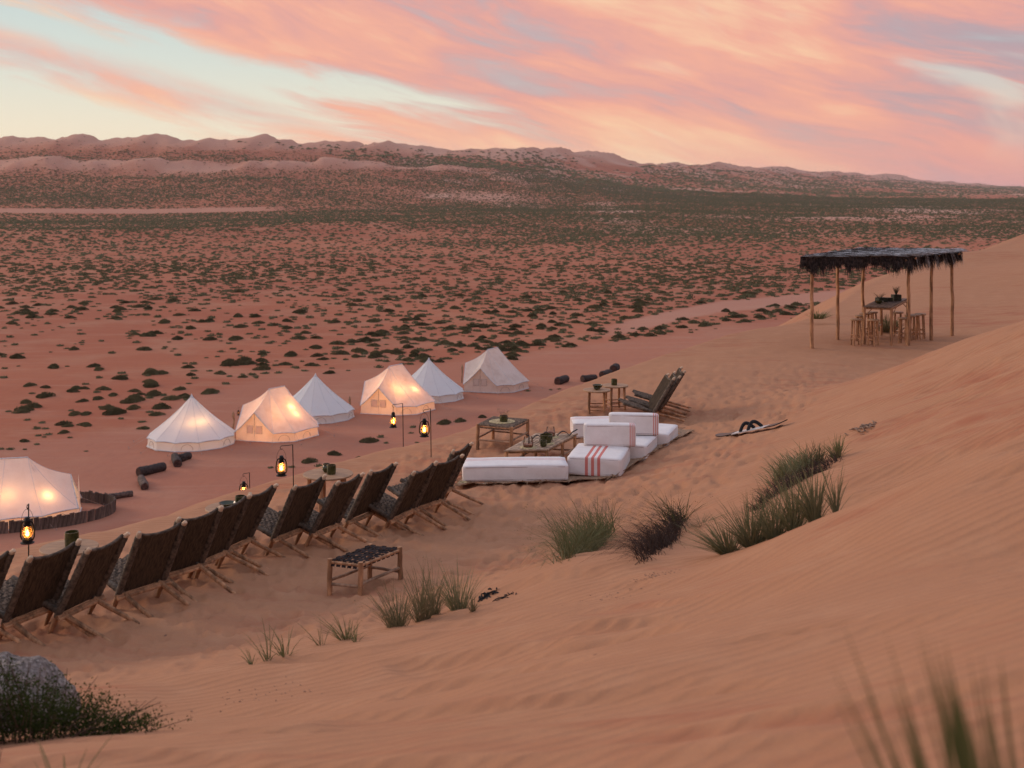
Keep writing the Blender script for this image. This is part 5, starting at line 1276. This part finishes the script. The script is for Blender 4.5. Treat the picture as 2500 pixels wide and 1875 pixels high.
# positions: hand-placed ones near the tents, then scattered over the plain
hand = [(902,1079,46),(942,1082,18),(815,1110,40),(755,1128,42),(712,1141,24),(880,1119,30),(779,1138,28),(1007,1044,24),(1085,1034,50),(1123,1029,36),(1177,1019,30),(1003,1058,18),(1018,1081,16),(661,1142,22),(930,1068,26),
        (118,1062,28),(60,1077,22),(108,1068,16),(25,1098,26),(60,1098,14),(210,1102,14),(140,1132,0),(350,1047,34),(2,1098,24),(1178,1375,0),(12,1366,0),(1288,955,18),(1380,955,16),(1365,950,14),(1345,952,12),(90,1086,20),(170,1069,18)]
items = []
for px, py, wpx in hand:
    if wpx == 0: continue
    c = plain_at(px, py); items.append((c.x, c.y, wpx / F * c.y / 2 * .82, 1.0))
N0 = 460000
a = rng.uniform(-.56, .46, N0); yy = np.sqrt(rng.uniform(78 ** 2, 1500 ** 2, N0)); xx = a * yy
Zq, T_, body_, fh_, _a = plain_z(xx, yy, True)
bare, b2 = track_mask(xx, yy, Zq)
dens = 0.42 + 1.4 * (fbm(xx / 38, yy / 75, 4, 200) - .42) + 1.3 * (fbm(xx / 150, yy / 300, 3, 201) - .45)
dens = dens + .40 * sstep(yy, 110, 420) + .18 * sstep(xx / yy, -.1, .25) * sstep(yy, 200, 500)
dens = np.clip(dens, .015, 1.0) * (1 - bare) * (1 - b2) * (1 - .96 * np.clip(fh_ * 1.6, 0, 1)) * (1 - .94 * sstep(T_, .84, .93) * sstep(_a, .12, .0)) * (1 - .96 * sstep(T_, .92, .99))
for (bx_, by_, sx_, sy_, am_) in BARE: dens = dens * (1 - .9 * np.clip(am_ * 1.3, 0, 1) * np.exp(-((xx - bx_) / sx_) ** 2 - ((yy - by_) / sy_) ** 2))
pxs = CX + F * xx / yy; pys = HY + F * (CZ - Zq) / yy
dens = dens * (1 - .97 * sstep(np.abs(pys - np.interp(pxs, [-200, 0, 350, 600, 780], [517, 515, 517, 512, 508])), 8, 4) * sstep(pxs, 800, 600))
# area-uniform candidates are many far away: thin with distance, far clumps larger
thin = np.interp(yy, [78, 300, 700, 1500], [1.0, .9, .70, .50])
keep = rng.random(N0) < dens * thin * 0.95
xx, yy = xx[keep], yy[keep]
vis = np.array([True] * len(xx))
size = rng.lognormal(-.95, .38, len(xx)); size = np.clip(size, .16, .72) * np.interp(yy, [80, 300, 800, 1500], [.95, 1.1, 1.5, 2.1])
# extra rows near the camera where the uniform law leaves few
N1 = 9000
ya = np.sqrt(rng.uniform(70 ** 2, 240 ** 2, N1)); xa = rng.uniform(-.56, .42, N1) * ya; ba, bb2 = track_mask(xa, ya)
da = np.clip(.52 + .06 * sstep(ya, 130, 95) + 1.9 * (fbm(xa / 12, ya / 26, 3, 210) - .5), .05, 1) * (1 - ba) * (1 - bb2); kp = rng.random(N1) < da
xx = np.r_[xx, xa[kp]]; yy = np.r_[yy, ya[kp]]; size = np.r_[size, np.clip(rng.lognormal(-1.0, .42, kp.sum()), .12, .66)]
zz = plain_z(xx, yy)
allx = np.r_[[i[0] for i in items], xx]; ally = np.r_[[i[1] for i in items], yy]; alls = np.r_[[i[2] for i in items], size]; allz = plain_z(allx, ally)
# visible in frame and not behind the near dune
PXs = CX + F * allx / ally; PYs = HY + F * (CZ - allz) / ally
crx = np.array([c[0] for c in crest_px] + [2097, 2210, 2340, 2414, 2500]); cry = np.array([c[1] for c in crest_px] + [712, 662, 619, 611, 581])
inview = (PXs > -20) & (PXs < 2520) & (PYs < np.interp(PXs, crx, cry) - 2)
# keep off the tents and logs
for (tx, ty, tr) in [(468, 1083, 3.4), (770, 1018, 3.4), (1047, 970, 3.4), (677, 1063, 3.4), (969, 999, 3.4), (1207, 947, 3.4)]:
    c = plain_at(tx, ty); inview &= ((allx - c.x) ** 2 + (ally - c.y) ** 2) > tr ** 2
pxsize = alls / ally * inview
order = np.argsort(-pxsize); pick = order[:300]
def zone(px, py, pw=20):
    cols_ = [(300, 'at the far left of the plain'), (560, 'behind the nearest white bell tent'), (820, 'behind the nearer glowing beige tent'), (1080, 'behind the farther glowing beige tent'),
             (1320, 'behind the farthest stained tent'), (1700, 'behind the four palm logs'), (9999, 'left of the thatched pavilion')]
    c_ = next(t for x_, t in cols_ if px < x_)
    if py > 1010: return 'low green scrub bush among the tents, ' + ('left of the bell tent' if px < 600 else ('between lantern poles and tents' if px < 1080 else 'by the stool table'))
    return ('nearer ' if py > 890 else ('middle-row ' if py > 830 else 'farther ')) + ('small round' if pw < 17 else ('medium-sized' if pw < 24 else 'broad low')) + ' scrub bush ' + c_
for k in pick:
    o = bpy.data.objects.new('desert_bush', bmesh_list[int(k) % 6]); col.objects.link(o); s = alls[k]
    o.location = (allx[k], ally[k], allz[k] - .02 * s); o.rotation_euler = (0, 0, random.uniform(0, 6.28)); o.scale = (s, s * random.uniform(.8, 1.1), s * random.uniform(.85, 1.25))
    zl = zone(PXs[k], PYs[k], alls[k] / ally[k] * F * 2); tag(o, zl, 'bush', 'scrub: ' + zl)
rest = np.ones(len(allx), bool); rest[pick] = False
rest &= (PXs > -300) & (PXs < 2800)
rest &= ~((PYs > np.interp(PXs, crx, cry) + 60) & (PXs > 0))          # well behind the near dune
rx, ry, rs, rz_ = allx[rest], ally[rest], alls[rest], allz[rest]
# middle distance: leafy clumps; far: faceted clumps; all in one mesh
def scatter(template_list, X_, Y_, Z_, S_, r):
    VV = []; FF = []; off = 0
    idx = r.integers(0, len(template_list), len(X_))
    for ti, (tv, tf) in enumerate(template_list):
        sel = idx == ti; m_ = int(sel.sum())
        if not m_: continue
        an = r.random(m_) * 6.283; ca, sa = np.cos(an), np.sin(an); s = S_[sel]
        sz = s * r.uniform(.8, 1.35, m_)
        vx = tv[None, :, 0] * ca[:, None] - tv[None, :, 1] * sa[:, None]; vy = tv[None, :, 0] * sa[:, None] + tv[None, :, 1] * ca[:, None]
        P = np.stack([vx * s[:, None] + X_[sel][:, None], vy * s[:, None] * .9 + Y_[sel][:, None], tv[None, :, 2] * sz[:, None] + Z_[sel][:, None]], -1)
        VV.append(P.reshape(-1, 3)); FF.append((tf[None] + (np.arange(m_) * len(tv))[:, None, None]).reshape(-1, 3) + off); off += m_ * len(tv)
    return np.concatenate(VV), np.concatenate(FF)
def far_clump(seed):
    """a far bush a few pixels wide: an uneven low mound with one sprig"""
    r = np.random.default_rng(seed); ns = 5; V = [[math.cos(6.283 * k / ns) * (.7 + .5 * r.random()), math.sin(6.283 * k / ns) * (.7 + .5 * r.random()), -.04 + .12 * r.random()] for k in range(ns)]
    V += [[.25 * r.normal(), .2 * r.normal(), .38]]; Fs = [(k, (k + 1) % ns, ns) for k in range(ns)]
    V += [[-.35, .1, .1], [.1, -.1, .12], [-.2, 0, .42]]; Fs.append((6, 7, 8)); return np.array(V, float), np.array(Fs, int)
def clump(seed, n, base=True):
    r = np.random.default_rng(seed); V = []; Fs = []
    if base:
        ns = 7; ring = [[math.cos(6.283 * k / ns) * (.75 + .35 * r.random()), math.sin(6.283 * k / ns) * (.75 + .35 * r.random()), -.04] for k in range(ns)]
        mid = [[p[0] * .62, p[1] * .62, .20 + .10 * r.random()] for p in ring]; V += ring + mid + [[0, 0, .34]]
        for k in range(ns):
            k2 = (k + 1) % ns; Fs += [(k, k2, ns + k2), (k, ns + k2, ns + k), (ns + k, ns + k2, 2 * ns)]
    for i in range(n):
        q = r.random() * 6.283; rd_ = r.random() ** .5; c = np.array([math.cos(q) * rd_, math.sin(q) * rd_, .32 * (1 - rd_ ** 2) * .8 + .03]); b = len(V); w_ = r.normal(size=3) * .10
        V += [list(c - w_), list(c + w_), list(c + np.array([math.cos(q) * .08, math.sin(q) * .08, .17 + .1 * r.random()]))]; Fs.append((b, b + 1, b + 2))
    return np.array(V, float), np.array(Fs, int)
midT = [clump(s, 26) for s in range(5)]; farT = [far_clump(s + 20) for s in range(6)]
mm = ry < 260
V1, F1 = scatter(midT, rx[mm], ry[mm], rz_[mm], rs[mm], rng); V2, F2 = scatter(farT, rx[~mm], ry[~mm], rz_[~mm], rs[~mm] * 1.3, rng)
me = np_mesh('desert_scrub', np.concatenate([V1, V2]), np.concatenate([F1, F2 + len(V1)]), bush_m, smooth=False)
tag(link('desert_scrub', me), 'dark green scrub dotted over the wide red desert plain', 'scrub', kind='stuff')
print('bushes', len(rx), 'mid', int(mm.sum()), 'tris', len(F1) + len(F2))
# far trees and scrub on the distant slopes
N2 = 120000; T2 = rng.uniform(.20, .985, N2); a2 = rng.uniform(-.5, .48, N2); Yr2 = np.interp(a2, yr_a, yr_v); y2 = T2 * Yr2; x2 = a2 * y2; okk = y2 > 1400
x2, y2, T2 = x2[okk], y2[okk], T2[okk]; z2, T3, bo, fh2, _ = plain_z(x2, y2, True)
d2 = np.clip(.34 + 1.8 * (fbm(x2 / 140, y2 / 300, 4, 220) - .42), .01, 1) * (1 - .9 * sstep(T3, .88, .97)); kp = rng.random(len(x2)) < d2 * .62
V1, F1 = scatter(farT[:2], x2[kp], y2[kp], z2[kp], np.clip(rng.lognormal(1.0, .4, kp.sum()), 1.4, 5.5) * np.interp(y2[kp], [1400, 6000], [.85, 2.0]), rng)
tag(link('distant_scrub', np_mesh('distant_scrub', V1, F1, bush_m, smooth=False)), 'specks of dark scrub on the slopes of the distant dunes', 'scrub', kind='stuff')

# ---------------------------------------------------------------- dune grass
def tuft(px, py, wpx, hpx, n, mat, label, lean=(0, 0), spread=.55, near=3, blade=.004, group=None, Y=None, name='grass_tuft', heads=0, curl=.25, dropo=0.0, zoff=0.0, ang=0.0, line=None):
    g = hit(px, py, near, 60) if Y is None else Vector(((px - CX) * Y / F, Y, 0))
    if Y is not None: g.z = CZ - (py - HY) * Y / F
    LN = None
    if line: LN = [hit(*line[0], near, 60), hit(*line[1], near, 60)]; g = (LN[0] + LN[1]) / 2
    k = g.y / F; W = wpx * k / 2; H = hpx * k; V = []; Fs = []; r = random
    for i in range(n):
        q = r.random() * 6.283; rd_ = r.random() ** .5; bx, by = math.cos(q) * rd_ * W * (1 - spread), math.sin(q) * rd_ * W * (1 - spread) * .5
        x0, y0 = g.x + bx * math.cos(ang), g.y + by + bx * math.sin(ang)
        if LN: tl = min(1, max(0, r.gauss(.5, .27))); rr_ = LN[0].lerp(LN[1], tl); x0, y0 = rr_.x + r.gauss(0, .035), rr_.y + r.gauss(0, .05)
        jt = r.uniform(-.22, .22) * H; out = Vector((math.cos(q) * rd_ * W * spread * 1.25 + lean[0] * H + jt, math.sin(q) * rd_ * W * spread * .8 + lean[1] * H, H * r.choice((r.uniform(.25, .7), r.uniform(.4, .85), r.uniform(.6, 1.12))) * (1 - .35 * rd_)))
        bend = Vector((out.x * curl, out.y * curl, -abs(curl) * H * .35 * r.random() - dropo * H * rd_)); b = len(V); w_ = blade * r.uniform(.7, 1.3)
        s = Vector((math.cos(q + 1.57), math.sin(q + 1.57), 0)) if r.random() < .5 else Vector((1, 0, 0))
        p = Vector((x0, y0, 0))
        pts = [p, p + out * .4, p + out * .75 + bend * .4, p + out + bend]
        for j, (pp_, ww) in enumerate(zip(pts, (1, .85, .6, .0))):
            if j < 3: V += [pp_ - s * w_ * ww, pp_ + s * w_ * ww]
            else: V.append(pp_)
        Fs += [(b, b + 1, b + 3), (b, b + 3, b + 2), (b + 2, b + 3, b + 5), (b + 2, b + 5, b + 4), (b + 4, b + 5, b + 6)]
        if heads and r.random() < heads:
            for _ in range(3):
                hp = pts[3] + Vector([r.uniform(-.02, .02) for _ in range(3)]) - Vector((0, 0, r.random() * .05)); b = len(V); e = blade * 1.7
                V += [hp, hp + Vector((e, 0, e)), hp + Vector((-e, 0, e * 1.6))]; Fs.append((b, b + 1, b + 2))
    A_ = np.array([tuple(v) for v in V])
    if Y is None:
        # root each blade on the sand below it
        roots = A_.copy()
    gzv = ground_z(A_[:, 0], A_[:, 1]) if Y is None else np.full(len(A_), g.z)
    # use the ground height at the blade root for the whole blade
    per = {}
    rootz = np.empty(len(A_)); 
    cur = g.z; starts = []
    for f in Fs: starts.append(f[0])
    rz2 = gzv.copy(); i = 0; last = g.z
    base_idx = set()
    b = 0
    for v_i in range(len(A_)):
        rz2[v_i] = last if A_[v_i, 2] > 1e-6 else gzv[v_i]
        if A_[v_i, 2] <= 1e-6: last = gzv[v_i]
    A_[:, 2] += rz2 - .01 + zoff - g.z
    A_[:, 0] -= g.x; A_[:, 1] -= g.y
    o = link(name, np_mesh(name, A_, np.array(Fs), mat, smooth=False)); o.location = g; return tag(o, label, 'grass', group)
tuft(1430, 1325, 230, 165, 950, grass_m, 'thick round tuft of green dune grass, left of the dark one', (-.14, 0), .62, blade=.0030, heads=.14, dropo=.20, curl=.35, line=((1385, 1362), (1490, 1302)))
tuft(1420, 1335, 200, 90, 300, pale_grass_m, 'dry lower blades at the foot of the thick green tuft', (-.25, 0), .6, blade=.0028, dropo=.5, curl=.5, line=((1370, 1372), (1450, 1325)))
tuft(1605, 1320, 190, 120, 900, purple_m, 'dark purplish withered grass tuft between the two green ones', (-.35, 0), .6, blade=.0032, dropo=.40, curl=.5, line=((1572, 1368), (1668, 1272)))
tuft(1630, 1290, 190, 125, 130, dark_grass_m, 'greenish long blades rising out of the dark withered tuft', (-.25, 0), .8, blade=.0032, curl=.3, heads=.2, line=((1620, 1310), (1672, 1268)))
tuft(1720, 1278, 170, 34, 90, pale_grass_m, 'sparse dry strands lying right of the dark withered tuft', (.6, 0), .7, blade=.0026, curl=.6)
for (px, w_, h, n, lab) in [(1775, 150, 110, 200, 'left end of the blurred grass row on the right crest, leaning left'), (1835, 150, 160, 210, 'second clump of the blurred grass row on the right crest'), (1890, 120, 165, 140, 'third clump of the blurred grass row on the right crest'),
    (1940, 110, 185, 150, 'fourth clump of the blurred grass row on the right crest'), (1990, 90, 210, 140, 'fifth, tallest clump of the blurred grass row on the right crest'), (2042, 40, 180, 40, 'thin last sprig at the right end of the blurred grass row')]:
    Yc = 10.45 - (px - 1775) * .0012; x = (px - CX) * Yc / F; g0 = gz(x, Yc); pyy = HY + F * (CZ - g0) / Yc
    tuft(px, pyy, w_, h, n, olive_m, lab, (-.26 if px < 1800 else -.06, 0), .72, blade=.0040, Y=Yc, group='grass row on the right crest')
tuft(1950, 1150, 130, 80, 420, olive_m, 'main green tuft of the upper grass line on the right slope', (-.12, 0), .6, blade=.0050, line=((1890, 1188), (1985, 1135)))
tuft(1985, 1130, 60, 85, 120, pale_grass_m, 'paler stalks in the right half of the upper grass line', (0, 0), .6, blade=.0045, line=((1960, 1148), (2020, 1128)))
tuft(2045, 1118, 45, 80, 90, grass_m, 'rightmost upright sprig of the upper grass line', (-.02, 0), .6, blade=.0050)
tuft(1960, 1170, 100, 48, 700, purple_m, 'dark brown low growth under the upper grass line', (-.35, 0), .5, blade=.0042, dropo=.25, curl=.4, line=((1868, 1222), (2035, 1128)))
tuft(1855, 1230, 80, 42, 110, purple_m, 'thin brown stalks at the low left end of the upper grass line', (-.3, 0), .5, blade=.0034, dropo=.3, line=((1838, 1248), (1880, 1215)))
for (px, py, w_, h, n, lab) in [(970, 1530, 110, 130, 130, 'left tuft of the pale grass group in front of the strap footstool'), (1030, 1515, 90, 150, 140, 'second tuft of the pale grass group in front of the strap footstool'),
    (1060, 1500, 70, 130, 100, 'third tuft of the pale grass group right of the footstool'), (1120, 1488, 90, 135, 150, 'right tuft of the pale grass group near the black twigs'), (1155, 1492, 30, 50, 40, 'tiny green sprig beside the black twigs')]:
    tuft(px, py, w_ * 1.15, h * 1.2, int(n * .9), pale_grass_m if n < 145 else olive_m, lab, (-.05, 0), .62, blade=.0028, group='pale grass group before the footstool', heads=.1)
for (px, py, w_, h, n, lab) in [(615, 1622, 50, 75, 9, 'leftmost thin green shoots on the smooth sand below the chairs'), (655, 1612, 70, 140, 12, 'tall curved green shoots, second from left below the chairs'), (695, 1600, 130, 110, 16, 'wide open green shoots, third from left below the chairs'),
    (785, 1575, 70, 100, 12, 'narrow green shoots left of the fuller small tuft'), (845, 1562, 100, 110, 40, 'fuller small green tuft left of the pale grass group'), (870, 1567, 40, 60, 14, 'small sprig touching the fuller small green tuft')]:
    tuft(px, py, w_, h, n, grass_m, lab, (-.06, 0), .75, blade=.0036, group='thin green shoots along the sand edge', curl=.3)
tuft(1998, 778, 60, 28, 130, grass_m, 'small green tuft at the crest left of the pavilion posts', (.2, 0), .6, near=20, blade=.012, Y=40.5)
tuft(2165, 810, 75, 55, 260, pale_grass_m, 'pale bushy grass tuft behind the bar table legs', (0, 0), .6, near=20, blade=.012, Y=37.5)
tuft(735, 1096, 0.1, .1, 1, grass_m, 'x') if False else None
# blurred blades close to the lens, bottom right and bottom left
def close_tuft(px, py, Y, n, H, W, label, mat, lean=0.0):
    x = (px - CX) * Y / F; z = gz(x, Y); m = MB(); r = random
    V = []; Fs = []
    for i in range(n):
        a0 = r.uniform(-1, 1); rt = Vector((x + a0 * .06 * W / .3, Y + r.uniform(-.08, .08), z - .02)); hh = H * r.uniform(.4, 1); tip = rt + Vector((a0 * W * r.uniform(.3, 1.2) + lean * hh, r.uniform(-.1, .1), hh)); mid = (rt + tip) / 2 + Vector((-(tip.x - rt.x) * .12, 0, hh * .10))
        w_ = r.uniform(.0025, .0055); b = len(V); s = Vector((1, 0, 0))
        for t in range(6):
            q = t / 6; p = rt.lerp(mid, q).lerp(mid.lerp(tip, q), q); V += [p - s * w_ * (1 - q * .6), p + s * w_ * (1 - q * .6)]
        V.append(tip)
        for t in range(5): Fs += [(b + 2 * t, b + 2 * t + 1, b + 2 * t + 3), (b + 2 * t, b + 2 * t + 3, b + 2 * t + 2)]
        Fs.append((b + 10, b + 11, b + 12))
    o = link('grass_tuft', np_mesh('grass_tuft', np.array([tuple(v) for v in V]), np.array(Fs), mat, smooth=False)); return tag(o, label, 'grass')
close_tuft(2560, 1980, 1.7, 190, .93, .15, 'strongly blurred big grass tuft in the bottom right corner', dark_grass_m, -.16)
close_tuft(2260, 2000, 1.9, 3, .74, .04, 'single blurred blades left of the bottom right grass', pale_grass_m, -.18)
close_tuft(1870, 2010, 2.2, 3, .62, .03, 'faint blurred blades at the bottom edge, right of centre', pale_grass_m, -.03)
close_tuft(150, 1930, 4.6, 16, .22, .20, 'thin blurred grass at the bottom left corner', pale_grass_m, .05)
close_tuft(-5, 1925, 4.9, 5, .30, .06, 'dark stalks at the very bottom left edge', purple_m, .0)
# ---------------------------------------------------------------- boulder and shrub bottom left
g = hit(20, 1745, 5, 20); bw = 190 / F * g.y
rockm = bpy.data.materials.new('rough_grey_rock'); rockm.use_nodes = True; nt = rockm.node_tree; nt.nodes.clear(); b = NB(nt)
p = b.n('ShaderNodeBsdfPrincipled'); o_ = b.n('ShaderNodeOutputMaterial'); b.L.new(p.outputs[0], o_.inputs[0]); ob = b.n('ShaderNodeTexCoord').outputs['Object']
mp = b.n('ShaderNodeMapping'); b.L.new(ob, mp.inputs[0]); mp.inputs['Rotation'].default_value = (0, R(50), 0); mp.inputs['Scale'].default_value = (1, 1, .35)
f1 = b.noise(mp.outputs[0], 34, 5, .7); f2 = b.noise(ob, 3, 3, .6)
c = b.ramp(f1, [(.3, (.045, .034, .030)), (.5, (.19, .148, .125)), (.68, (.42, .35, .31))]); c = b.mix(b.m('MULTIPLY', b.ss(f2, .4, .7), .5), c, (.16, .12, .11))
b.L.new(c, p.inputs['Base Color']); p.inputs['Roughness'].default_value = .95
bn = b.n('ShaderNodeBump'); bn.inputs['Strength'].default_value = 1; bn.inputs['Distance'].default_value = .02; b.L.new(f1, bn.inputs['Height']); b.L.new(bn.outputs[0], p.inputs['Normal'])
V = []; ns, nr = 72, 44
for j in range(nr + 1):
    ph_ = math.pi * .5 * j / nr
    for k in range(ns):
        q = 6.283 * k / ns; pr_ = Vector((math.cos(q) * math.cos(ph_) ** .62, math.sin(q) * math.cos(ph_) ** .8, math.sin(ph_)))
        nn = float(fbm(np.array([pr_.x * 2 + 5.0]), np.array([pr_.y * 2 + pr_.z * 2.0]), 4, 300)[0]) - .5; n3 = float(fbm(np.array([pr_.x * 14 + pr_.z * 5]), np.array([pr_.y * 14 - pr_.z * 9.0]), 3, 301)[0]) - .5
        V.append(pr_ * (1 + .25 * nn + .05 * n3))
Fs = [(j * ns + k, j * ns + (k + 1) % ns, (j + 1) * ns + (k + 1) % ns, (j + 1) * ns + k) for j in range(nr) for k in range(ns)]
m = MB(); m.add([Vector((v.x * .52, v.y * .40, v.z * .50)) for v in V], Fs); rk = m.build('boulder', rockm, auto=60, recalc=True)
gx, gy = (-10 - CX) * 7.9 / F, 7.9; rk.location = (gx, gy, gz(gx, gy) - .06); rk.rotation_euler = (0, R(6), 0)
tag(rk, 'rough grey boulder in the bottom left corner behind the green shrub', 'boulder')
sx, sy = (95 - CX) * 6.75 / F, 6.75; sz = gz(sx, sy)
shr = empty('green_shrub', (sx, sy, sz), 0, 'dense dark green shrub spreading at the foot of the grey boulder', 'shrub')
V = []; Fs = []; stemb = MB(); r = random.Random(12)
for k in range(380):
    t = r.random(); cx_ = r.uniform(-.75, .58); dense = 1 if cx_ < .18 else 0; top_h = (.46 * (1 - max(0, cx_ + .2) / .85) if cx_ > -.2 else .46); top_h = max(top_h, .06) * r.uniform(.4, 1.0) * (1.15 if r.random() < .12 else 1)
    rt = Vector((cx_ * .7, r.uniform(-.22, .22), 0)); tp = Vector((cx_ + r.uniform(-.12, .14), r.uniform(-.30, .30), top_h))
    if cx_ > .15: tp += Vector((r.uniform(0, .16), 0, r.uniform(-.02, .05)))
    md = (rt + tp) / 2 + Vector((0, 0, top_h * .15)); gg = lambda q: rt.lerp(md, q).lerp(md.lerp(tp, q), q)
    if k % 2 == 0: stemb.tube([gg(0), gg(.5), gg(1)], [.004, .003, .0015], 4, cap=False)
    for j in range(44 if dense else 26):
        q = r.uniform(.03, 1.03); c = gg(min(q, 1)) + Vector((r.gauss(0, .022), r.gauss(0, .022), r.gauss(0, .02))); L_ = r.uniform(.010, .022); d = Vector((r.gauss(0, 1), r.gauss(0, 1), r.gauss(.3, 1))).normalized(); s = d.cross(Vector((r.gauss(0, 1), r.gauss(0, 1), r.gauss(0, 1)))).normalized()
        b_ = len(V); V += [c, c + d * L_ * .5 + s * L_ * .32, c + d * L_, c + d * L_ * .5 - s * L_ * .32]; Fs.append((b_, b_ + 1, b_ + 2)); Fs.append((b_, b_ + 2, b_ + 3))
A_ = np.array([tuple(v) for v in V]); A_[:, 2] += ground_z(A_[:, 0] + sx, A_[:, 1] + sy) - sz
lf = link('foliage', np_mesh('foliage', A_, np.array(Fs), shrub_m, smooth=False), shr); tag(lf, kind='stuff')
stemb.v = [Vector((v.x, v.y, v.z + 0)) for v in stemb.v]; so = stemb.build('stems', stem_m, shr, smooth=False); tag(so, kind='stuff')
# charcoal and twig litter
def litter(px, py, wpx, n, mat, label, sz_=.02, name='twig_litter', long=3.0):
    g = hit(px, py, 4, 60); W = wpx / F * g.y / 2; m = MB(); r = random
    for k in range(n):
        x, y = r.gauss(0, .45) * W, r.gauss(0, .45) * W * .8; z = gz(g.x + x, g.y + y) - g.z; a = r.random() * 3.14; L_ = sz_ * r.uniform(.5, long); h = sz_ * r.uniform(.25, .6)
        d = Vector((math.cos(a), math.sin(a), r.uniform(-.05, .25))) * L_ / 2; m.tube([Vector((x, y, z + h * .4)) - d, Vector((x, y, z + h * .8)), Vector((x, y, z + h * .4)) + d], [h * .3, h * .5, h * .3], 4)
    o = m.build(name, mat, smooth=False); o.location = g; return tag(o, label, 'twigs', kind='stuff')
char_m = material('charred_twig', (.02, .018, .018), .9, .3)
litter(1188, 1460, 46, 34, char_m, 'small heap of charred black twigs right of the pale grass', .032)
litter(1235, 1458, 60, 22, char_m, 'scattered black bits beside the twig heap', .025)
litter(2110, 1045, 70, 40, twig_m, 'dry brown twigs lying on the right slope above the grass', .045)
litter(1130, 1180, 40, 30, straw, 'frayed straw bits at the left corner of the rug', .05)
litter(1600, 1405, 130, 50, twig_m, 'dark plant litter on the sand below the withered tuft', .012, long=1.5)
litter(1500, 1450, 200, 50, twig_m, 'fine brown litter trail on the slope left of the withered tuft', .010, long=1.5)
litter(620, 1700, 380, 36, twig_m, 'scattered specks on the smooth foreground sand', .014, long=1.2)
